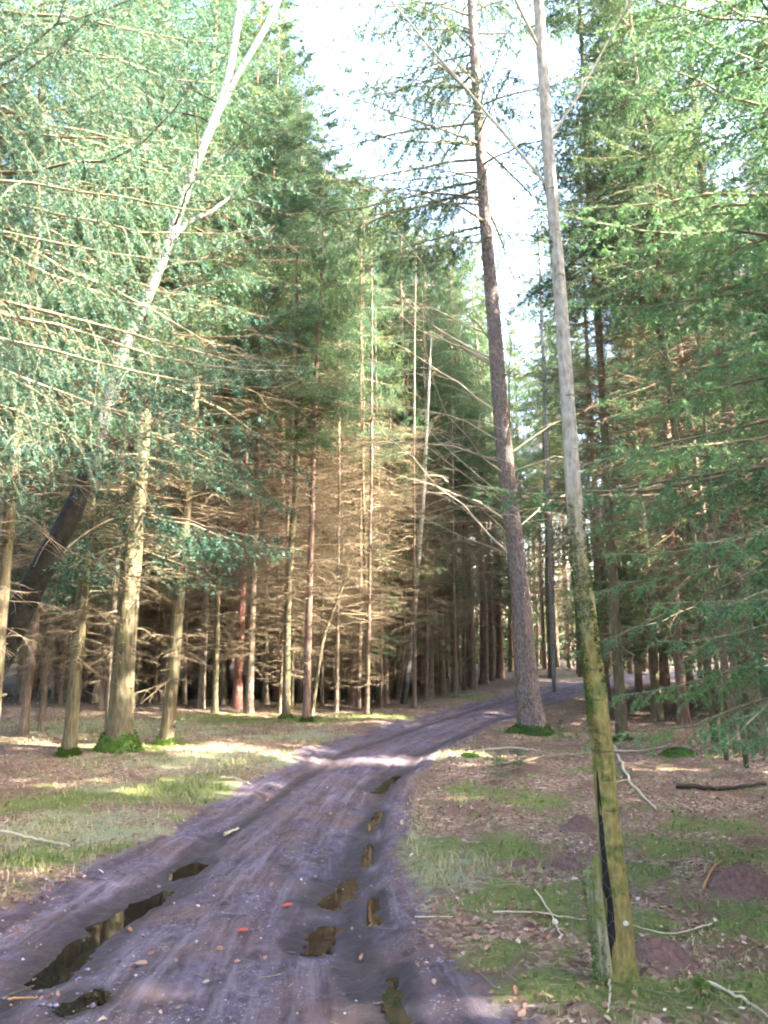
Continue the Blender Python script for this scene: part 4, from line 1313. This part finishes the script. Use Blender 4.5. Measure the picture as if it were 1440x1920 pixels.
# ------------------------------------------------------------------ ground cover
rng = np.random.default_rng(2024)
def scatter(n, ymin, ymax, bias=1.6):
    y = ymin + (ymax - ymin) * rng.random(n) ** bias
    x = (rng.random(n) * 2 - 1) * (y * 0.53 + 0.6)
    return x, y
def field(x, y, blobs):
    m = 0 * x
    for cx, cy_, rx, ry in blobs:
        p = gp(cx, cy_)
        m = np.maximum(m, np.exp(-(((x - p[0]) / rx) ** 2 + ((y - p[1]) / ry) ** 2)))
    return m

# fallen leaves and needles litter
x, y = scatter(80000, 3.2, 21, 1.7)
u, hw = track_u(x, y)
au = np.abs(u + 0.1 * fbm(x * 1.3, y * 1.3, 51, 3))
keep = rng.random(len(x)) < np.where(au < 1.0, 0.035 + 0.16 * sstep(0.8, 1.0, au), 0.95) * (0.25 + 0.75 * sstep(-0.25, 0.25, fbm(x * 1.1, y * 1.1, 61, 3))) * (1 - 0.85 * field(x, y, MOSSB)) * np.where((u < 0) & (y > 6), 0.35, 1.0)
x, y = x[keep], y[keep]; n = len(x)
z = height(x, y) + 0.006 + 0.01 * rng.random(n)
a = rng.uniform(0, 6.28, n); L = 0.006 + 0.017 * rng.random(n) ** 2; Wd = L * rng.uniform(0.45, 0.8, n)
tilt = rng.normal(0, 0.35, (n, 2))
ex = np.stack([np.cos(a), np.sin(a), tilt[:, 0]], -1); ey = np.stack([-np.sin(a), np.cos(a), tilt[:, 1]], -1)
c = np.stack([x, y, z], -1)
curl = np.array([0, 0, 1.0]) * (rng.uniform(-.3, .7, n) * L)[:, None]
Lc = L[:, None]; Wc = Wd[:, None]
v = np.stack([c - ex * Lc, c - ex * Lc * .4 - ey * Wc * .9 + curl * .8, c + ex * Lc * .45 - ey * Wc * .75 + curl * .6, c + ex * Lc + curl * .2,
              c + ex * Lc * .35 + ey * Wc * .8 + curl * .7, c - ex * Lc * .45 + ey * Wc + curl * .5, c], 1)
mb = MB()
i7 = np.arange(n * 7).reshape(-1, 7)
ti = np.clip(rng.beta(2.0, 2.6, n), 0, 1); ti[rng.random(n) < 0.012] = 1.0
mb.add(v.reshape(-1, 3), i7[:, [0, 1, 2, 3]], np.repeat(ti, 7))
mb.f.append(i7[:, [0, 3, 4, 5]])
tag(obj('leaf_litter', mb.mesh('leaf_litter', M['litter'], False)), 'fallen brown and pale leaves strewn over the forest floor', kind='stuff')

# grass and moss shoots
x, y = scatter(120000, 3.2, 24, 1.5)
u, hw = track_u(x, y)
sf = field(x, y, STRAWB); mf = field(x, y, MOSSB)
au = np.abs(u + 0.1 * fbm(x * 1.3, y * 1.3, 51, 3))
dens = (0.16 + 0.75 * np.maximum(sf, mf)) * sstep(0.98, 1.12, au) * (0.2 + 0.8 * sstep(-.3, .3, fbm(x * 1.7, y * 1.7, 71, 3)))
keep = rng.random(len(x)) < dens
x, y, sf, mf = x[keep], y[keep], sf[keep], mf[keep]; n = len(x)
z = height(x, y) - 0.005
a = rng.uniform(0, 6.28, n)
hgt = rng.uniform(0.02, 0.07, n) * (0.7 + 0.6 * sf)
bendv = rng.uniform(0.3, 1.5, n) * hgt
d = np.stack([np.cos(a), np.sin(a), 0 * a], -1); w = np.stack([-np.sin(a), np.cos(a), 0 * a], -1) * rng.uniform(0.0015, 0.0035, n)[:, None]
w = w * (1 + 0.12 * y)[:, None]
c = np.stack([x, y, z], -1); up_ = np.array([0, 0, 1.0])
m_ = c + up_ * (hgt * .65)[:, None] + d * (bendv * .3)[:, None]; tp = c + up_ * hgt[:, None] + d * bendv[:, None]
v = np.stack([c - w, c + w, m_ + w * .7, m_ - w * .7, tp], 1)
i5 = np.arange(n * 5).reshape(-1, 5)
mb = MB()
ti = np.clip(0.32 + 0.45 * mf - 0.25 * sf + rng.normal(0, 0.18, n), 0, 1)
mb.add(v.reshape(-1, 3), i5[:, [0, 1, 2, 3]], np.repeat(ti, 5))
mb.f.append(i5[:, [3, 2, 4]])
tag(obj('grass', mb.mesh('grass', M['grass'], False)), 'short straw-coloured and green grass with moss shoots beside the track', kind='stuff')

# small twigs and stalks among the litter
x, y = scatter(1500, 3.3, 19, 1.5)
u, hw = track_u(x, y)
k_ = np.abs(u) > np.where(rng.random(len(u)) < 0.06, 0, 1.02)
x, y = x[k_], y[k_]; n = len(x)
a = rng.uniform(0, 6.28, n); L = rng.uniform(0.06, 0.32, n)
s_ = np.linspace(-.5, .5, 4)[None, :]
bx = x[:, None] + np.cos(a)[:, None] * L[:, None] * s_ + rng.normal(0, .008, (n, 4)); by = y[:, None] + np.sin(a)[:, None] * L[:, None] * s_ + rng.normal(0, .008, (n, 4))
bz = height(bx, by) + 0.012 + 0.015 * rng.random((n, 4))
mb = MB()
tubes(mb, np.stack([bx, by, bz], -1), rng.uniform(0.001, 0.003, n)[:, None] * np.array([[1, .9, .8, .5]]), 4, rng.random(n))
tag(obj('debris', mb.mesh('twig_debris', M['dead_twig'])), 'small broken twigs strewn over the forest floor', kind='stuff')

# gravel and clods on the track
x, y = scatter(16000, 3.2, 15, 1.7)
u, hw = track_u(x, y)
k_ = (np.abs(u) < 1.02) & (rng.random(len(x)) < 0.2 + 0.8 * sstep(-.1, .3, fbm(x * 1.4, y * 1.4, 83, 2)))
x, y = x[k_], y[k_]; n = len(x)
oct_v = np.array([[1, 0, 0], [-1, 0, 0], [0, 1, 0], [0, -1, 0], [0, 0, 1], [0, 0, -1]], float)
oct_f = np.array([[0, 2, 4], [2, 1, 4], [1, 3, 4], [3, 0, 4], [2, 0, 5], [1, 2, 5], [3, 1, 5], [0, 3, 5]])
sz = rng.gamma(1.6, 0.0022, n) + 0.0022
v = np.stack([x, y, height(x, y) + sz * .3], -1)[:, None] + oct_v[None] * sz[:, None, None] * rng.uniform(.6, 1.3, (n, 6, 1)) * np.array([1, 1, .7])
f = (oct_f[None] + (np.arange(n) * 6)[:, None, None]).reshape(-1, 3)
mb = MB(); mb.add(v.reshape(-1, 3), f, np.repeat(np.where(rng.random(n) < .05, rng.uniform(.75, .95, n), rng.uniform(0, .7, n)), 6))
tag(obj('gravel', mb.mesh('gravel', M['stone'], True)), 'small stones and mud clods on the track', kind='stuff')

# ------------------------------------------------------------------ single things on the ground
def stick(pts, r, mat, label, lift=0.012, cat='stick', twigs=0, seed=0, z0=None, name='stick'):
    w_ = []
    for i, p in enumerate(pts):
        g = gp(p[0], p[1])
        zz_ = hz(g[0], g[1]) + lift + (p[2] if len(p) > 2 else 0)
        w_.append([g[0], g[1], zz_])
    w_ = np.array(w_)
    if pts[0][1] > 1600: r = r * 0.7
    P, Rr = dense_path(w_, np.linspace(r, r * 0.55, len(w_)), 16)
    rg = np.random.default_rng(seed)
    P[1:-1] += rg.normal(0, r * 0.35, P[1:-1].shape)
    org = P[0].copy()
    mb = MB()
    tubes(mb, P - org, Rr, 8, 0.6, None, True)
    if twigs:
        Q, ln, _ = side_twigs((P - org)[None], twigs, np.array([0.35 * np.linalg.norm(P[-1] - P[0])]), rg, (30, 60), 0.0, 4)
        Q[:, :, 2] = np.maximum(Q[:, :, 2], -0.0)
        tubes(mb, Q, np.full((len(Q), 1), r * .35) * np.linspace(1, .3, 4)[None], 5, 0.6)
    return tag(obj(name, mb.mesh(name, M[mat]), loc=org), label, cat)

stick([(1003, 1685), (1030, 1718), (1042, 1748), (1053, 1778)], 0.009, 'twig_pale', 'pale curved stick lying on moss left of the stake', 0.02)
stick([(925, 1726), (1010, 1730), (1065, 1736), (1112, 1742)], 0.007, 'twig_pale', 'long straight grey stick pointing at the stake from the left', 0.02, seed=2)
stick([(778, 1722), (850, 1730)], 0.006, 'twig_pale', 'short grey twig at the track edge level with the stake', 0.015, seed=3)
stick([(1152, 1405), (1170, 1455), (1205, 1505), (1232, 1522)], 0.022, 'twig_pale', 'pale forked branch lying behind the front tree', 0.03, twigs=4, seed=4, cat='branch', name='fallen_branch')
stick([(1268, 1480), (1340, 1482), (1436, 1476)], 0.028, 'stick_dark', 'dark thin log lying level near the right edge', 0.03, seed=5, cat='log', name='log')
stick([(1318, 1682), (1338, 1652), (1354, 1630)], 0.011, 'stick_orange', 'orange-brown stick beside the broad soil mound', 0.03, seed=6)
stick([(-20, 1556), (45, 1566), (128, 1584)], 0.016, 'twig_pale', 'pale stick at the left edge in the straw grass', 0.03, seed=7)
stick([(18, 1846), (72, 1850)], 0.008, 'stick_orange', 'short orange twig at the left edge beside the tiny puddle', 0.012, seed=8)
stick([(820, 1434), (900, 1415), (990, 1408), (1060, 1430)], 0.014, 'twig_pale', 'long thin fallen branch in front of the big spruce', 0.03, twigs=6, seed=9, cat='branch', name='fallen_branch')
stick([(940, 1445), (1000, 1432), (1070, 1428), (1100, 1434)], 0.018, 'twig_live', 'brown fallen branch lying right in front of the big spruce', 0.04, twigs=5, seed=10, cat='branch', name='fallen_branch')
stick([(1150, 1420), (1190, 1424), (1250, 1410)], 0.016, 'twig_pale', 'pale stick in the litter right of the front trunk', 0.03, twigs=3, seed=11)
stick([(1140, 1835), (1146, 1880), (1140, 1925)], 0.010, 'twig_pale', 'pale twig lying below the foot of the front tree', 0.015, seed=12)
stick([(1330, 1842), (1400, 1880), (1450, 1915)], 0.014, 'twig_pale', 'pale stick in the bottom corner below the soil mound', 0.02, twigs=2, seed=13)
stick([(1335, 1740), (1260, 1765), (1180, 1752)], 0.007, 'twig_pale', 'thin grey twig crossing behind the near soil mound', 0.03, seed=14)
stick([(412, 1468), (440, 1466), (470, 1470)], 0.018, 'twig_pale', 'short pale stick at the track edge below the sunlit grass', 0.02, seed=15)
stick([(422, 1552), (434, 1546), (448, 1541)], 0.016, 'twig_pale', 'stubby pale stick lying in the left rut', 0.02, seed=16)
stick([(560, 1292), (620, 1320), (660, 1330)], 0.012, 'twig_pale', 'fallen branch along the foot of the stand by the slender stem', 0.04, twigs=4, seed=17, cat='branch', name='fallen_branch')
stick([(1003, 1556), (1010, 1590), (1012, 1600)], 0.010, 'twig_live', 'short upright-looking twig between the two low soil mounds', 0.05, seed=18)

# mounds of turned soil
for i, (a, r, d_, lab) in enumerate(MOLE):
    p = gp(*a)
    k_ = 26; nr_ = 9
    V_ = []
    an = np.arange(k_) * 2 * math.pi / k_
    for q in range(nr_):
        f_ = q / (nr_ - 1)
        rr_ = r * f_ * (1 + 0.18 * fbm(np.cos(an) * 1.4 + i * 7, np.sin(an) * 1.4, 31 + i, 3))
        x_ = p[0] + rr_ * np.cos(an); y_ = p[1] + rr_ * np.sin(an) * 0.9
        dome = d_ * (1 - f_ ** 2) ** 1.3 * (1 + 0.5 * fbm(x_ * 9, y_ * 9, 5 + i, 3)) + 0.04 * fbm(x_ * 24, y_ * 24, 9, 3) * (1 - f_ ** 2)
        V_.append(np.stack([x_, y_, height(x_, y_) + dome - 0.03 * f_ ** 3], -1))
    V_ = np.array(V_)
    org = np.array([p[0], p[1], hz(p[0], p[1])])
    idx = np.arange(nr_ * k_).reshape(nr_, k_)
    mb = MB()
    mb.add(V_.reshape(-1, 3) - org, np.stack([idx[:-1], idx[1:], np.roll(idx[1:], -1, 1), np.roll(idx[:-1], -1, 1)], -1).reshape(-1, 4))
    tag(obj('soil_mound', mb.mesh('soil_mound', M['soil']), loc=org), lab, 'soil mound', 'mounds of turned soil')

# red leaves on the track
def leaf(pxy, L, mat, label, seed, name='fallen_leaf', tint=0.6):
    g = gp(*pxy); rg = np.random.default_rng(seed)
    n = 9; s_ = np.linspace(0, 1, n)
    wd = 0.38 * np.sin(np.pi * np.clip(s_ * 0.92 + .04, 0, 1)) ** 0.8 * L
    a = rg.uniform(-.5, .5)
    mid = np.stack([(s_ - .5) * L, 0 * s_, 0.014 + 0.25 * L * (s_ - .4) ** 2], -1)
    lft = mid + np.stack([0 * s_, wd, wd * .45 + rg.normal(0, .001, n)], -1); rgt = mid + np.stack([0 * s_, -wd, wd * .35 + rg.normal(0, .001, n)], -1)
    V_ = np.array([lft, mid, rgt]); idx = np.arange(3 * n).reshape(3, n)
    mb = MB()
    mb.add(V_.reshape(-1, 3), np.stack([idx[:-1, :-1], idx[1:, :-1], idx[1:, 1:], idx[:-1, 1:]], -1).reshape(-1, 4), tint)
    st_ = np.array([[-.5 * L, 0, .02], [-.65 * L, .01, .015], [-.8 * L, .012, .008]])
    tubes(mb, st_, np.full(3, .0012), 4, tint)
    o = obj(name, mb.mesh(name, M[mat], True), loc=(g[0], g[1], hz(g[0], g[1])))
    o.rotation_euler = (0, 0, a)
    tag(o, label, 'leaf')
leaf((540, 1693), 0.065, 'red_leaf', 'red leaf on the track, the farther of two', 1)
leaf((455, 1748), 0.060, 'red_leaf', 'red leaf on the track, the nearer of two', 2)
leaf((265, 1795), 0.070, 'litter', 'pinkish brown leaf on the track beside the long puddle', 3, tint=0.6)
leaf((1078, 1661), 0.05, 'litter', 'white leaf on the moss left of the stake top', 4, tint=1.0)

# young plants
def sapling_spruce(pxy, H, label, seed, spread=0.32, needle='needle_near'):
    g = gp(*pxy); z = hz(g[0], g[1])
    rg = np.random.default_rng(seed)
    t = thing('spruce_seedling', label, 'seedling', (g[0], g[1], z))
    nb = 26
    zz_ = np.linspace(0.04, H * .92, nb)
    o_ = np.stack([0 * zz_, 0 * zz_, zz_], -1)
    Lb = spread * (1 - zz_ / H * .8) * rg.uniform(.6, 1.1, nb)
    P = arms(o_, rg.uniform(0, 6.28, nb), Lb, np.full(nb, .35), np.full(nb, .3), np.full(nb, .1), 5, rg, .1)
    st_ = np.array([[0, 0, -.05], [0, 0, H * .5], [.01, 0, H]])
    mb = MB(); tubes(mb, st_, np.array([.009, .006, .002]), 6); tubes(mb, P, np.full((nb, 1), .003) * np.linspace(1, .4, 5)[None], 4)
    obj('stem', mb.mesh('seedling_stem', M['twig_live']), t)
    cr = MB()
    Q, ln, _ = side_twigs(P, 7, Lb * .5, rg, droop=.1, N=3)
    for S in (segs(P), segs(Q), ):
        needles(cr, S[0], S[1], 260, .018, .004, rg)
    needles(cr, st_[1:2], st_[2:3], 300, .02, .004, rg)
    obj('needles', cr.mesh('seedling_needles', M[needle], False), t)
sapling_spruce((932, 1470), 0.36, 'small green spruce seedling at the track side in front of the big spruce', 11)
sapling_spruce((972, 1452), 0.26, 'lower spruce seedling right beside the small green one', 12, 0.36)
sapling_spruce((1050, 1388), 0.36, 'dark green seedling at the foot of the big spruce on its right', 13, 0.2)
sapling_spruce((1310, 1875), 0.10, 'tiny green shoot in the moss at the bottom right', 14, 0.10, 'moss')

def moss_cushion(pxy, r, h, label, seed, mat='moss'):
    g = gp(*pxy); z = hz(g[0], g[1])
    rg = np.random.default_rng(seed)
    k_ = 20; nr_ = 7
    an = np.arange(k_) * 2 * math.pi / k_; V_ = []
    for q in range(nr_):
        f_ = q / (nr_ - 1)
        rr_ = r * f_ * (1 + .22 * fbm(np.cos(an) * 1.3 + seed, np.sin(an) * 1.3, seed, 3))
        V_.append(np.stack([rr_ * np.cos(an), rr_ * np.sin(an), h * (1 - f_ ** 2) ** .8 * (1 + .3 * fbm(rr_ * np.cos(an) * 9, rr_ * np.sin(an) * 9, seed, 2)) - .03], -1))
    V_ = np.array(V_); idx = np.arange(nr_ * k_).reshape(nr_, k_)
    mb = MB()
    mb.add(V_.reshape(-1, 3), np.stack([idx[:-1], idx[1:], np.roll(idx[1:], -1, 1), np.roll(idx[:-1], -1, 1)], -1).reshape(-1, 4), .45)
    n = 1600
    q = np.sqrt(rg.random(n)); an = rg.uniform(0, 6.28, n)
    p0 = np.stack([r * q * np.cos(an), r * q * np.sin(an), h * (1 - q ** 2) ** .8 - .03], -1)
    needles(mb, p0, p0 + np.array([0, 0, .012]) + rg.normal(0, .004, (n, 3)), 130, .022, .007, rg, (0, 80))
    tag(obj('moss_cushion', mb.mesh('moss_cushion', M[mat], False), loc=(g[0], g[1], z)), label, 'moss')
moss_cushion((1275, 1425), .28, .12, 'round green moss cushion in the litter near the dark log', 3, 'moss_dark')
moss_cushion((975, 1372), .28, .16, 'moss cushion against the left foot of the big spruce', 4, 'moss_dark')
moss_cushion((1122, 1392), .18, .10, 'yellow-green moss cushion just left behind the front trunk', 5)
moss_cushion((880, 1425), .15, .06, 'low moss cushion at the track side near the seedlings', 6, 'moss_dark')
